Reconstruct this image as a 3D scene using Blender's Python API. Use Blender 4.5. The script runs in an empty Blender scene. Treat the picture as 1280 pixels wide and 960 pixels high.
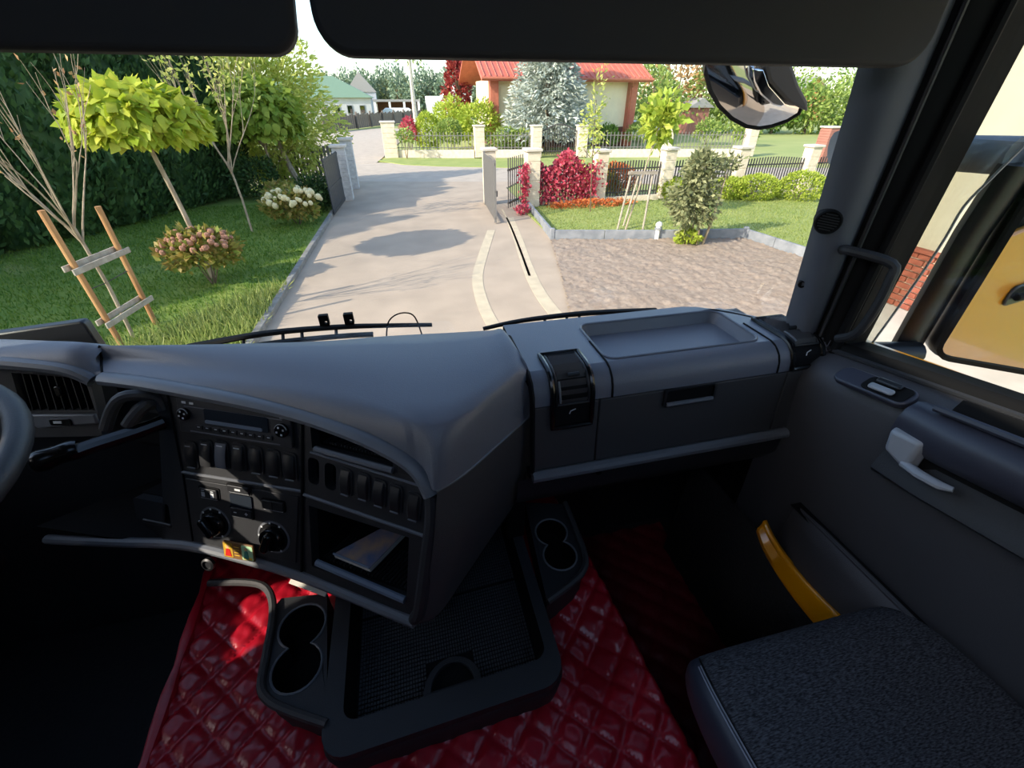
import bpy, bmesh, math, random
import numpy as np
from mathutils import Vector, Matrix
from mathutils.geometry import tessellate_polygon
SC = bpy.context.scene
COL = SC.collection
# ------------------------------------------------------------------ camera, sky, sun, exposure
FPX, TH, PS = 540.0, math.radians(33.3), math.radians(13.6)
EYE = Vector((0, 0, 2.8))
cd = bpy.data.cameras.new('camera'); cd.sensor_width = 36; cd.lens = FPX/1280*36; cd.clip_start = 0.02; cd.clip_end = 800
cam = bpy.data.objects.new('camera', cd); COL.objects.link(cam)
cam.location = EYE; cam.rotation_euler = (math.pi/2-TH, 0, -PS); SC.camera = cam
SUN_AZ, SUN_EL = math.radians(22), math.radians(30)      # the light travels to the right and a little forward
W = bpy.data.worlds.new('sky'); SC.world = W; W.use_nodes = True
wn = W.node_tree; wn.nodes.clear()
sk = wn.nodes.new('ShaderNodeTexSky'); sk.sky_type = 'NISHITA'; sk.sun_disc = False
sk.sun_elevation = SUN_EL; sk.sun_rotation = math.atan2(-math.cos(SUN_AZ), -math.sin(SUN_AZ)); sk.dust_density = 1.0; sk.air_density = 1.0; sk.ozone_density = 1.0
bg = wn.nodes.new('ShaderNodeBackground'); bg.inputs['Strength'].default_value = 0.33
wo = wn.nodes.new('ShaderNodeOutputWorld')
wn.links.new(sk.outputs[0], bg.inputs[0]); wn.links.new(bg.outputs[0], wo.inputs[0])
sl = bpy.data.lights.new('sun', 'SUN'); sl.energy = 4.7; sl.angle = math.radians(0.6); sl.color = (1, .90, .76)
so = bpy.data.objects.new('sun', sl); COL.objects.link(so)
so.rotation_euler = Vector((math.cos(SUN_AZ)*math.cos(SUN_EL), math.sin(SUN_AZ)*math.cos(SUN_EL), -math.sin(SUN_EL))).to_track_quat('-Z', 'Y').to_euler()
so.location = (-20, -8, 20)
vs = SC.view_settings; vs.view_transform = 'Standard'; vs.look = 'None'; vs.gamma = 1; vs.use_curve_mapping = False; vs.exposure = 0.5
# ------------------------------------------------------------------ survey: where a sight line meets a real plane of the place
_F = Vector((math.sin(PS)*math.cos(TH), math.cos(PS)*math.cos(TH), -math.sin(TH)))
_R = Vector((math.cos(PS), -math.sin(PS), 0)); _U = _R.cross(_F)
def ray(px, py): return _F + _R*((px-640)/FPX) + _U*((480-py)/FPX)
def at(px, py, x=None, y=None, z=None, t=None):
    d = ray(px, py)
    if x is not None: t = x/d.x
    if y is not None: t = y/d.y
    if z is not None: t = (z-EYE.z)/d.z
    return EYE + d*t
def G(px, py, z=0.0): return at(px, py, z=z)
# ------------------------------------------------------------------ materials
MT = {}
def rgb(c):
    return tuple(((v/255)/12.92 if v/255 <= .04045 else ((v/255+.055)/1.055)**2.4) for v in c)+(1,)
def mat(name, c, rough=.6, c2=None, scale=8, bump=0, bscale=200, metal=0, spec=.5, detail=4, coat=0, stretch=None):
    m = bpy.data.materials.new(name); m.use_nodes = True; n = m.node_tree; b = n.nodes['Principled BSDF']
    b.inputs['Roughness'].default_value = rough; b.inputs['Metallic'].default_value = metal
    b.inputs['Specular IOR Level'].default_value = spec; b.inputs['Coat Weight'].default_value = coat
    b.inputs['Base Color'].default_value = rgb(c)
    tc = n.nodes.new('ShaderNodeTexCoord'); src = tc.outputs['Object']
    if stretch:
        mp = n.nodes.new('ShaderNodeMapping'); mp.inputs['Scale'].default_value = stretch; n.links.new(src, mp.inputs[0]); src = mp.outputs[0]
    if c2:
        t = n.nodes.new('ShaderNodeTexNoise'); t.inputs['Scale'].default_value = scale; t.inputs['Detail'].default_value = detail
        r = n.nodes.new('ShaderNodeValToRGB'); r.color_ramp.elements[0].position = .32; r.color_ramp.elements[1].position = .68
        r.color_ramp.elements[0].color = rgb(c); r.color_ramp.elements[1].color = rgb(c2)
        n.links.new(src, t.inputs['Vector']); n.links.new(t.outputs['Fac'], r.inputs[0]); n.links.new(r.outputs[0], b.inputs['Base Color'])
    if bump:
        t = n.nodes.new('ShaderNodeTexNoise'); t.inputs['Scale'].default_value = bscale; t.inputs['Detail'].default_value = 3
        bp = n.nodes.new('ShaderNodeBump'); bp.inputs['Strength'].default_value = bump; bp.inputs['Distance'].default_value = .01
        n.links.new(src, t.inputs['Vector']); n.links.new(t.outputs['Fac'], bp.inputs['Height']); n.links.new(bp.outputs[0], b.inputs['Normal'])
    MT[name] = m; return m
def leafmat(name, c, c2, tr=.35, c3=None):
    m = bpy.data.materials.new(name); m.use_nodes = True; n = m.node_tree; n.nodes.clear()
    g = n.nodes.new('ShaderNodeNewGeometry'); r = n.nodes.new('ShaderNodeValToRGB')
    r.color_ramp.elements[0].color = rgb(c); r.color_ramp.elements[1].color = rgb(c2)
    if c3: e = r.color_ramp.elements.new(.5); e.color = rgb(c3)
    oi = n.nodes.new('ShaderNodeObjectInfo'); ad = n.nodes.new('ShaderNodeMath'); ad.operation = 'ADD'; fr = n.nodes.new('ShaderNodeMath'); fr.operation = 'FRACT'
    n.links.new(g.outputs['Random Per Island'], ad.inputs[0]); n.links.new(oi.outputs['Random'], ad.inputs[1]); n.links.new(ad.outputs[0], fr.inputs[0])
    n.links.new(fr.outputs[0], r.inputs[0])
    d = n.nodes.new('ShaderNodeBsdfPrincipled'); d.inputs['Roughness'].default_value = .55; d.inputs['Specular IOR Level'].default_value = .3
    t = n.nodes.new('ShaderNodeBsdfTranslucent'); x = n.nodes.new('ShaderNodeMixShader'); x.inputs[0].default_value = tr
    o = n.nodes.new('ShaderNodeOutputMaterial')
    n.links.new(r.outputs[0], d.inputs['Base Color']); n.links.new(r.outputs[0], t.inputs['Color'])
    n.links.new(d.outputs[0], x.inputs[1]); n.links.new(t.outputs[0], x.inputs[2]); n.links.new(x.outputs[0], o.inputs[0])
    MT[name] = m; return m
def glassmat(name, tint, gloss=.04, rough=.0):
    m = bpy.data.materials.new(name); m.use_nodes = True; n = m.node_tree; n.nodes.clear()
    t = n.nodes.new('ShaderNodeBsdfTransparent'); t.inputs[0].default_value = tint
    g = n.nodes.new('ShaderNodeBsdfGlossy'); g.inputs['Roughness'].default_value = rough
    x = n.nodes.new('ShaderNodeMixShader'); x.inputs[0].default_value = gloss; o = n.nodes.new('ShaderNodeOutputMaterial')
    n.links.new(t.outputs[0], x.inputs[1]); n.links.new(g.outputs[0], x.inputs[2]); n.links.new(x.outputs[0], o.inputs[0])
    MT[name] = m; return m
# interior
mat('dash', (104,107,116), .40, bump=.12, bscale=500, spec=.5)
mat('dash_soft', (66,65,66), .5, bump=.2, bscale=700, spec=.4)
mat('panel', (38,39,42), .5, bump=.1, bscale=600)
mat('blackgloss', (14,14,15), .22, spec=.5)
mat('black', (12,12,13), .75, spec=.2)
mat('blackgrey', (42,43,46), .55, bump=.1, bscale=400)
mat('switch', (30,31,34), .45)
mat('trimgrey', (104,107,112), .42, bump=.08, bscale=500)
mat('mark', (205,208,210), .5)
mat('display', (38,44,52), .15)
mat('slotgrey', (110,122,138), .4)
mat('silver', (152,156,162), .38, metal=.0, spec=.6)
mat('chrome', (200,203,206), .18, metal=1)
mat('rubber', (24,25,27), .75, bump=.35, bscale=90)
mat('ribbed', (58,60,64), .7, bump=.3, bscale=260)
mat('visor', (54,54,55), .75, bump=.1, bscale=900, spec=.25)
mat('headliner', (60,60,62), .9)
mat('door', (66,66,70), .55, bump=.12, bscale=600)
mat('doorarm', (56,58,70), .4, bump=.05, bscale=600)
mat('pillar', (86,89,97), .6, bump=.1, bscale=800, spec=.35)
mat('vinyl', (52,56,68), .42, bump=.08, bscale=500)
mat('stitch', (150,152,160), .6)
mat('carpet', (24,23,24), .95, bump=.6, bscale=160)
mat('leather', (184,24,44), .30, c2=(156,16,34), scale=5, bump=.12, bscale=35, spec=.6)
mat('leather_shaded', (112,14,26), .45, c2=(78,8,16), scale=5, bump=.12, bscale=35)  # darker copy of the red leather, footwell shade put into the colour
mat('yellow', (222,146,6), .28, coat=.4)
mat('blackpaint', (22,22,24), .4)
mat('cover', (176,140,104), .35, c2=(70,92,128), scale=26, detail=6)
mat('paper', (205,200,188), .7)
mat('gold', (190,150,50), .4); mat('goldleaf', (232,190,60), .4); mat('redpaint', (196,40,30), .4); mat('mint', (176,214,168), .4); mat('bluegreen', (70,140,120), .4); mat('brownp', (120,84,44), .5); mat('skinp', (226,170,120), .5)
def fabric():
    m = mat('fabric', (44,47,55), .92, bump=.0, spec=.2); n = m.node_tree; b = n.nodes['Principled BSDF']
    tc = n.nodes.new('ShaderNodeTexCoord'); mp = n.nodes.new('ShaderNodeMapping'); mp.inputs['Scale'].default_value = (150,600,150)
    t = n.nodes.new('ShaderNodeTexNoise'); t.inputs['Scale'].default_value = 1.0; t.inputs['Detail'].default_value = 3
    r = n.nodes.new('ShaderNodeValToRGB'); r.color_ramp.elements[0].color = rgb((36,36,39)); r.color_ramp.elements[1].color = rgb((88,88,92)); r.color_ramp.elements[0].position = .36; r.color_ramp.elements[1].position = .68
    n.links.new(tc.outputs['Object'], mp.inputs[0]); n.links.new(mp.outputs[0], t.inputs['Vector']); n.links.new(t.outputs['Fac'], r.inputs[0]); n.links.new(r.outputs[0], b.inputs['Base Color'])
    bp = n.nodes.new('ShaderNodeBump'); bp.inputs['Strength'].default_value = .4; bp.inputs['Distance'].default_value = .002
    n.links.new(t.outputs['Fac'], bp.inputs['Height']); n.links.new(bp.outputs[0], b.inputs['Normal'])
fabric()
glassmat('glass', (.97,.985,.98,1), .025); glassmat('sideglass', (.90,.93,.92,1), .03); glassmat('deflector', (.84,.84,.80,1), .05)
glassmat('houseglass', (.25,.28,.3,1), .4)
mat('mirror', (225,228,230), .02, metal=1)
mat('mirror_convex', (205,203,200), .06, metal=1)
# exterior
mat('paving', (184,164,142), .85, c2=(168,150,130), scale=1.3, bump=.3, bscale=30, detail=8)
mat('strip', (205,188,158), .85, c2=(188,172,146), scale=5, bump=.2, bscale=40)
mat('asphalt', (188,172,154), .9, c2=(174,160,144), scale=2, bump=.2, bscale=40)
mat('soil', (164,146,128), .95, c2=(140,122,106), scale=9, bump=.8, bscale=25, detail=8)
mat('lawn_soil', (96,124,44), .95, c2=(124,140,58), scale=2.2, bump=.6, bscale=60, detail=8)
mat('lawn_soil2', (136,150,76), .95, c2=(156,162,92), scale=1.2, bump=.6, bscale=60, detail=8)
mat('field', (140,152,84), .95, c2=(164,166,100), scale=.25, bump=.3, bscale=5, detail=8)
mat('kerb', (150,146,138), .9, c2=(122,118,110), scale=6, bump=.3, bscale=50)
mat('concrete', (146,148,152), .85, c2=(120,124,130), scale=5, bump=.2, bscale=40)
mat('slab', (214,204,190), .85, c2=(196,186,172), scale=2, bump=.2, bscale=30)
mat('bark', (122,104,82), .9, c2=(86,72,56), scale=14, bump=.6, bscale=60, stretch=(1,1,.3))
mat('barkpale', (176,160,136), .9, c2=(136,118,96), scale=14, bump=.5, bscale=60, stretch=(1,1,.3))
mat('birch', (216,210,196), .8, c2=(160,150,136), scale=9)
mat('wood', (188,140,92), .75, c2=(160,112,70), scale=9, bump=.2, bscale=60, stretch=(1,1,.12))
mat('woodgrey', (186,174,158), .8, c2=(150,138,122), scale=9, bump=.2, bscale=60, stretch=(.3,1,1))
mat('oldwood', (128,116,106), .9, c2=(98,88,82), scale=6, stretch=(1,1,.2))
mat('iron', (66,62,62), .5); mat('irongrey', (120,116,112), .55); mat('irondark', (38,42,48), .5)
mat('postcream', (232,216,192), .85, c2=(214,196,172), scale=6, bump=.2, bscale=40); mat('postcap', (206,196,182), .85)
mat('brickwhite', (206,202,196), .85, c2=(182,178,174), scale=12)
mat('brick', (162,92,72), .85, c2=(134,68,50), scale=7, bump=.3, bscale=60); mat('mortar', (206,186,166), .95)
mat('render_cream', (240,228,190), .9, c2=(232,220,184), scale=2, bump=.1, bscale=60)
mat('render_beige', (182,174,154), .9, c2=(172,164,144), scale=1, bump=.1, bscale=60)
mat('render_white', (232,232,228), .9); mat('render_grey', (190,190,192), .9, c2=(168,170,174), scale=.4)
mat('render_orange', (224,150,92), .9)
mat('rooftile', (196,108,88), .6, c2=(180,96,78), scale=3); mat('pilaster', (184,108,84), .8, c2=(168,96,74), scale=6)
mat('roofgreen', (112,136,112), .6); mat('roofgrey', (150,146,142), .7); mat('brownplinth', (120,78,62), .8, c2=(90,60,50), scale=9)
mat('shedred', (160,108,94), .8); mat('whitepaint', (236,236,232), .6)
mat('flowerpink', (186,140,110), .8, c2=(150,100,84), scale=40); mat('flowerwhite', (226,216,176), .8, c2=(206,190,140), scale=40)
leafmat('l_thuja', (44,74,42), (90,120,66), .25); leafmat('l_catalpa', (150,172,44), (206,204,84), .4, (178,188,58)); leafmat('l_catalpa2', (112,140,44), (160,172,66), .4)
leafmat('l_willow', (168,186,84), (218,214,122), .45); leafmat('l_green', (74,112,40), (128,156,66), .35); leafmat('l_dark', (38,66,34), (74,100,50), .25)
leafmat('l_lime', (150,174,60), (196,202,86), .4); leafmat('l_spruce', (150,160,150), (206,210,198), .15); leafmat('l_red', (180,50,76), (222,110,124), .35); leafmat('l_redvine', (130,44,48), (170,76,66), .3)
leafmat('l_orange', (196,96,52), (214,136,78), .35); leafmat('l_hyd', (120,136,56), (176,150,84), .35); leafmat('l_pear', (96,106,72), (160,160,116), .25); leafmat('l_box', (140,160,48), (186,196,84), .3)
leafmat('l_forest_hazy', (108,130,112), (146,162,134), .2); leafmat('l_forest_hazy2', (160,168,120), (184,180,128), .25); leafmat('l_mix', (112,140,66), (172,184,98), .35); leafmat('l_dry', (150,110,76), (196,160,110), .3)  # distance haze is lightened into the forest leaf colours
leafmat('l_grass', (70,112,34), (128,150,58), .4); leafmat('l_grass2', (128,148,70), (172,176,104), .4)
# ------------------------------------------------------------------ mesh helpers
def wloc(o):
    v = Vector((0,0,0))
    while o: v = v+o.location; o = o.parent
    return v
def link(o, parent=None):
    COL.objects.link(o)
    if parent: o.parent = parent
    return o
def tag(o, label=None, cat=None, group=None, kind=None):
    if label: o['label'] = label
    if cat: o['category'] = cat
    if group: o['group'] = group
    if kind: o['kind'] = kind
    return o
def thing(name, loc, label, cat, group=None, kind=None):
    o = bpy.data.objects.new(name, None); o.location = loc; o.empty_display_size = .1; COL.objects.link(o)
    return tag(o, label, cat, group, kind)
I4 = Matrix.Identity(4)
class MB:
    def __init__(s): s.v = []; s.f = []
    def add(s, vs, fs, M=None):
        b = len(s.v)
        for p in vs:
            p = Vector(p); s.v.append(M @ p if M else p)
        s.f += [[i+b for i in f] for f in fs]; return s
    def box(s, c, d, M=None):
        x, y, z = c; a, b, h = d[0]/2, d[1]/2, d[2]/2
        return s.add([(x-a,y-b,z-h),(x+a,y-b,z-h),(x+a,y+b,z-h),(x-a,y+b,z-h),(x-a,y-b,z+h),(x+a,y-b,z+h),(x+a,y+b,z+h),(x-a,y+b,z+h)],
                     [(0,3,2,1),(4,5,6,7),(0,1,5,4),(1,2,6,5),(2,3,7,6),(3,0,4,7)], M)
    def prism(s, poly, z0, z1, M=None):
        n = len(poly)
        if sum(poly[i][0]*poly[(i+1)%n][1]-poly[(i+1)%n][0]*poly[i][1] for i in range(n)) < 0: poly = poly[::-1]
        return s.add([(p[0],p[1],z0) for p in poly]+[(p[0],p[1],z1) for p in poly],
                     [tuple(range(n-1,-1,-1)), tuple(range(n,2*n))]+[(i,(i+1)%n,n+(i+1)%n,n+i) for i in range(n)], M)
    def plate(s, outer, holes, z0, z1, M=None):
        loops = [outer]+holes; pts = [p for l in loops for p in l]
        tris = tessellate_polygon([[Vector((p[0],p[1],0)) for p in l] for l in loops]); n = len(pts)
        vs = [(p[0],p[1],z1) for p in pts]+[(p[0],p[1],z0) for p in pts]; fs = []
        for t in tris:
            a, b, c = [pts[i] for i in t]
            if (b[0]-a[0])*(c[1]-a[1])-(b[1]-a[1])*(c[0]-a[0]) < 0: t = (t[0],t[2],t[1])
            fs += [tuple(t), (t[2]+n,t[1]+n,t[0]+n)]
        o = 0
        for l in loops:
            k = len(l)
            fs += [(o+i,o+(i+1)%k,n+o+(i+1)%k,n+o+i) for i in range(k)]; o += k
        return s.add(vs, fs, M)
    def tube(s, path, r, n=8, M=None, closed=False, caps=True, sx=1, sy=1, up=None):
        P = [Vector(p) for p in path]; k = len(P); vs = []; fs = []
        rr_ = r if isinstance(r, (list, tuple)) else [r]*k; prev = None
        for i, p in enumerate(P):
            a = P[(i-1)%k] if (closed or i) else p; b = P[(i+1)%k] if (closed or i < k-1) else p
            t = (b-a).normalized()
            if prev is None:
                u = Vector(up) if up else (Vector((0,0,1)) if abs(t.z) < .9 else Vector((1,0,0)))
            else: u = prev
            u = (u-t*u.dot(t)).normalized(); w = t.cross(u); prev = u
            for j in range(n):
                q = 2*math.pi*j/n; vs.append(p+(u*math.cos(q)*sx+w*math.sin(q)*sy)*rr_[i])
        for i in range(k if closed else k-1):
            for j in range(n):
                a = i*n+j; b = i*n+(j+1)%n; c = ((i+1)%k)*n+(j+1)%n; d = ((i+1)%k)*n+j; fs.append((a,b,c,d))
        if caps and not closed: fs += [tuple(range(n-1,-1,-1)), tuple((k-1)*n+j for j in range(n))]
        return s.add(vs, fs, M)
    def lathe(s, prof, n=16, M=None):
        vs = []; fs = []; k = len(prof)
        for r, z in prof:
            for j in range(n): q = 2*math.pi*j/n; vs.append((r*math.cos(q), r*math.sin(q), z))
        for i in range(k-1):
            for j in range(n): fs.append((i*n+j, i*n+(j+1)%n, (i+1)*n+(j+1)%n, (i+1)*n+j))
        fs += [tuple(range(n-1,-1,-1)), tuple((k-1)*n+j for j in range(n))]
        return s.add(vs, fs, M)
    def grid(s, rows, M=None, flip=False, closed=False):
        k = len(rows[0]); vs = [p for r in rows for p in r]; fs = []
        for i in range(len(rows)-1):
            for j in range(k if closed else k-1):
                q = (i*k+j, i*k+(j+1)%k, (i+1)*k+(j+1)%k, (i+1)*k+j); fs.append(q[::-1] if flip else q)
        return s.add(vs, fs, M)
    def build(s, name, m, parent=None, bevel=0, seg=2, smooth=True, solid=0, ang=35, normals=False):
        L = wloc(parent) if parent else Vector((0,0,0))
        me = bpy.data.meshes.new(name); me.from_pydata([tuple(p-L) for p in s.v], [], s.f)
        if normals:
            bm = bmesh.new(); bm.from_mesh(me); bmesh.ops.recalc_face_normals(bm, faces=bm.faces); bm.to_mesh(me); bm.free()
        me.materials.append(MT[m]); me.validate()
        if smooth: me.shade_smooth(); me.set_sharp_from_angle(angle=math.radians(ang))
        o = bpy.data.objects.new(name, me); link(o, parent)
        if solid:
            md = o.modifiers.new('thickness', 'SOLIDIFY'); md.thickness = solid; md.offset = -1
        if bevel:
            md = o.modifiers.new('edge', 'BEVEL'); md.width = bevel; md.segments = seg; md.limit_method = 'ANGLE'; md.angle_limit = math.radians(40)
        return o
def rr(cx, cy, w, h, r, n=4):
    o = []
    for sx, sy, a in ((1,1,0),(-1,1,90),(-1,-1,180),(1,-1,270)):
        for i in range(n+1):
            q = math.radians(a+90*i/n); o.append((cx+sx*(w/2-r)+r*math.cos(q), cy+sy*(h/2-r)+r*math.sin(q)))
    return o
def circ(cx, cy, r, n=20, a0=0, a1=360):
    return [(cx+r*math.cos(math.radians(a0+(a1-a0)*i/n)), cy+r*math.sin(math.radians(a0+(a1-a0)*i/n))) for i in range(n if a1-a0 == 360 else n+1)]
def crom(P, k=4):
    P = [Vector(p) for p in P]; o = []
    for i in range(len(P)-1):
        a, b, c, d = P[max(i-1,0)], P[i], P[i+1], P[min(i+2,len(P)-1)]
        for j in range(k):
            t = j/k; o.append(.5*((2*b)+(c-a)*t+(2*a-5*b+4*c-d)*t*t+(3*b-a-3*c+d)*t*t*t))
    o.append(P[-1]); return o
def frame(o, ex, ey):
    ex = Vector(ex).normalized(); ey = Vector(ey); ey = (ey-ex*ey.dot(ex)).normalized(); ez = ex.cross(ey)
    M = Matrix((ex, ey, ez)).transposed().to_4x4(); M.translation = Vector(o); return M
class Fr:                                            # a flat panel of the dashboard with its own axes (x right, y up, z out)
    def __init__(s, o, ang, tilt):
        a = math.radians(ang); ex = Vector((math.cos(a), math.sin(a), 0)); nh = Vector((ex.y, -ex.x, 0))
        d = (nh*math.tan(math.radians(tilt))+Vector((0,0,-1))).normalized(); s.M = frame(o, ex, -d); s.I = s.M.inverted(); s.n = s.M.to_3x3() @ Vector((0,0,1)); s.o = Vector(o)
    def px(s, x, y, h=0):
        r = ray(x, y); o = s.o+s.n*h; t = (o-EYE).dot(s.n)/r.dot(s.n); p = s.I @ (EYE+r*t); return (p.x, p.y)
    def w(s, x, y, h=0): return s.M @ Vector((x, y, h))
    def wp(s, x, y, h=0): p = s.px(x, y, h); return s.w(p[0], p[1], h)
def nmesh(name, V, F, m, parent=None, smooth=False):
    V = np.asarray(V, dtype=np.float32).reshape(-1,3); F = np.asarray(F, dtype=np.int32)
    if parent: L = wloc(parent); V = V-np.array(L, dtype=np.float32)
    me = bpy.data.meshes.new(name); k = F.shape[1]
    me.vertices.add(len(V)); me.vertices.foreach_set('co', V.ravel())
    me.loops.add(F.size); me.loops.foreach_set('vertex_index', F.ravel())
    me.polygons.add(len(F)); me.polygons.foreach_set('loop_start', np.arange(0, F.size, k, dtype=np.int32))
    me.update(calc_edges=True); me.materials.append(MT[m])
    if smooth: me.shade_smooth()
    o = bpy.data.objects.new(name, me); return link(o, parent)
def leafgeo(P, T, Nn, ln, wd):                        # a folded leaf of two triangles at every point; T = tip direction, Nn = facing
    n = len(P); T = T/np.linalg.norm(T, axis=1, keepdims=True)
    S = np.cross(T, Nn); S /= np.linalg.norm(S, axis=1, keepdims=True)+1e-9; Q = np.cross(S, T)
    ln = np.broadcast_to(ln, (n,))[:,None]; wd = np.broadcast_to(wd, (n,))[:,None]
    V = np.stack([P, P+T*ln*.45+S*wd*.5+Q*wd*.12, P+T*ln, P+T*ln*.45-S*wd*.5+Q*wd*.12], axis=1).reshape(-1,3)
    b = np.arange(n)[:,None]*4
    F = np.concatenate([b+np.array([[0,1,2]]), b+np.array([[0,2,3]])], axis=1).reshape(-1,3)
    return V, F
def ellips(rng, n, c, r, shell=.55, lump=.25, zmin=-1.0, clumps=14):
    d = rng.normal(size=(n*2,3)); d /= np.linalg.norm(d, axis=1, keepdims=True); d = d[d[:,2] > zmin][:n]
    ks = rng.normal(size=(clumps,3)); ks /= np.linalg.norm(ks, axis=1, keepdims=True)
    l = 1-lump+lump*1.3*np.clip((d @ ks.T).max(axis=1), 0, 1)**6
    q = l*(shell+(1-shell)*rng.random(len(d))**.6)
    return np.array(c)+d*np.array(r)*q[:,None], d
def foliage(name, m, parent, seed, n, c, r, ln, wd, shell=.55, lump=.25, up=.0, zmin=-1.0, jit=.6, clumps=14, kind='stuff'):
    rng = np.random.default_rng(seed); P, d = ellips(rng, n, c, r, shell, lump, zmin, clumps); k = len(P)
    T = d+rng.normal(size=(k,3))*jit+np.array([0,0,up]); N = d+rng.normal(size=(k,3))*jit
    V, F = leafgeo(P, T, N, ln*(.7+.6*rng.random(k)), wd*(.7+.6*rng.random(k)))
    o = nmesh(name, V, F, m, parent)
    if kind: o['kind'] = kind
    return o
def grow(mb, p, d, ln, r, depth, rnd, spread=.55, up=.25, kids=(2,3), tips=None, seg=3):
    pts = [Vector(p)]; q = Vector(d).normalized()
    for i in range(seg):
        q = (q+Vector((rnd.uniform(-1,1),rnd.uniform(-1,1),rnd.uniform(-.4,1)))*.12).normalized(); pts.append(pts[-1]+q*ln/seg)
    mb.tube(pts, [r*(1-.45*i/seg) for i in range(seg+1)], 5 if depth > 1 else 4)
    if tips is not None and depth <= 1: tips += [pts[-1], pts[len(pts)//2]]
    if depth:
        for i in range(rnd.randint(*kids)):
            k = rnd.randint(max(1,seg-1), seg); a = (q+Vector((rnd.uniform(-1,1),rnd.uniform(-1,1),up))*spread).normalized()
            grow(mb, pts[k], a, ln*rnd.uniform(.6,.85), r*.52, depth-1, rnd, spread, up, kids, tips, seg)
def dup(o, loc, rz=0, sc=1.0, label=None, group=None):
    def cp(a, par):
        b = a.copy(); COL.objects.link(b); b.parent = par
        for ch in list(a.children): cp(ch, b)
        return b
    r = cp(o, None); r.location = loc; r.rotation_euler = (0,0,rz); r.scale = (sc,)*3 if not isinstance(sc, tuple) else sc
    if label: r['label'] = label
    if group: r['group'] = group
    return r
# ------------------------------------------------------------------ the cab: floor, walls, roof, glass, pillar
def yz(M_x): return Matrix(((0,0,1,M_x),(1,0,0,0),(0,1,0,0),(0,0,0,1)))     # local (a,b,c) -> (M_x+c, a, b)
def S(o): o['kind'] = 'structure'; return o
XL, XR = -1.36, .86
S(MB().box((-.25,0,1.49), (2.25,1.9,.06)).build('floor', 'rubber'))
S(MB().box((-.25,-.98,2.35), (2.3,.06,1.9)).build('wall_back', 'headliner'))
S(MB().plate([(-1.4,-1.0),(.9,-1.0),(.9,.97),(-1.4,.97)], [rr(-.22,-.42,.86,.80,.05)], 3.275, 3.325).build('ceiling', 'headliner'))  # ceiling opening cut for the added hatch
S(MB().prism(rr(-.22,-.42,.90,.84,.05), 3.325, 3.331).build('added_roof_hatch', 'glass'))  # added hatch, out of view, to bring more skylight onto seat and tray
S(MB().plate([(-.95,1.4),(.93,1.4),(.93,2.38),(.60,2.9),(.60,3.28),(-.95,3.28)], [[(.19,2.36),(.35,2.36),(.33,2.9),(.18,2.9)]], -.05, 0, yz(XL)).build('wall_left', 'headliner'))  # unseen side opening cut narrow to shape the sun patch on the console
S(MB().plate([(-.95,1.4),(.66,1.4),(.66,2.36),(.62,3.28),(-.95,3.28)], [[(.612,2.375),(.600,2.93),(.57,3.0),(-.5,3.0),(-.62,2.56)]], 0, .055, yz(XR)).build('wall_right', 'black'))
S(MB().box((.866,.81,1.8), (.06,.32,.85)).build('wall_footwell', 'black'))
S(MB().box((-.25,.95,1.75), (2.3,.05,1.1)).build('wall_front', 'blackgrey'))
S(MB().box((-.25,.70,3.19), (2.0,.12,.2)).build('trim_1', 'headliner'))
def wsy(x, z): return .905-.19*((x+.25)/1.05)**10-(z-2.4)*.1
S(MB().grid([[(x, wsy(x,z), z) for x in np.linspace(-1.3,.82,24)] for z in np.linspace(2.33,3.2,6)]).build('window_1', 'glass', solid=.005))
S(MB().prism([(.63,2.36),(.61,2.95),(.57,3.02),(-.51,3.02),(-.64,2.54)], 0, .005, yz(XR+.025)).build('window_2', 'sideglass'))
# outer skin of the cab, seen in the door mirror
skin = thing('cab_side_panel', (.95,-.3,1.2), 'glossy yellow outer door skin of the truck seen in the door mirror', 'truck body')
MB().prism([(.70,1.15),(.70,2.36),(-.64,2.53),(-1.25,2.53),(-1.25,1.15)], 0, .025, yz(XR+.06)).build('door_skin', 'yellow', skin, bevel=.008)
hd = MB().prism(rr(-.42,2.22,.22,.075,.03), .026, .036, yz(XR+.06)).build('handle_recess', 'blackpaint', skin, bevel=.004)
MB().tube([(XR+.105,-.50,2.22),(XR+.118,-.46,2.225),(XR+.118,-.38,2.225),(XR+.105,-.34,2.22)], .014, 8).build('pull_handle', 'black', skin)
MB().prism([(.68,1.02),(.68,1.14),(-1.25,1.14),(-1.25,1.02)], 0, .03, yz(XR+.06)).build('step_edge', 'blackpaint', skin, bevel=.008)
MB().prism([(-1.28,1.15),(-1.28,3.2),(-1.95,3.2),(-1.95,1.15)], 0, .03, yz(XR+.06)).build('rear_panel', 'yellow', skin, bevel=.01)
# windscreen pillar with its trim
def I_(z): k = (z-2.405)/.427; return Vector((.80-.087*k, .715-.043*k, z))
def O_(z): k = (z-2.385)/.53; return Vector((.848, .618-.015*k, z))
pil = thing('trim_2', (.82,.66,2.3), 'charcoal moulded trim of the windscreen pillar with round speaker', None, kind='structure')
del_rows = []
def prow(z, a, b, bulge, n=8):
    A, B = I_(z).lerp(O_(z), a), I_(z).lerp(O_(z), b); w = Vector((-.62,-.78,0)); r = []
    for i in range(n+1):
        t = i/n; r.append(A.lerp(B, t)+w*bulge*math.sin(math.pi*t)**.7)
    return r
zs = [2.33,2.40,2.5,2.62,2.74,2.86,2.98,3.12]
MB().grid([prow(z,-.02,.60,.028) + [Vector((.87,.73,z))] for z in zs], closed=True).build('pillar_cover', 'pillar', pil, normals=True, ang=60)
MB().grid([prow(z,.58,1.0,.008,5) + [Vector((.875,.64,z)),Vector((.875,.70,z))] for z in zs], closed=True).build('door_frame', 'black', pil, normals=True, ang=60)
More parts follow.
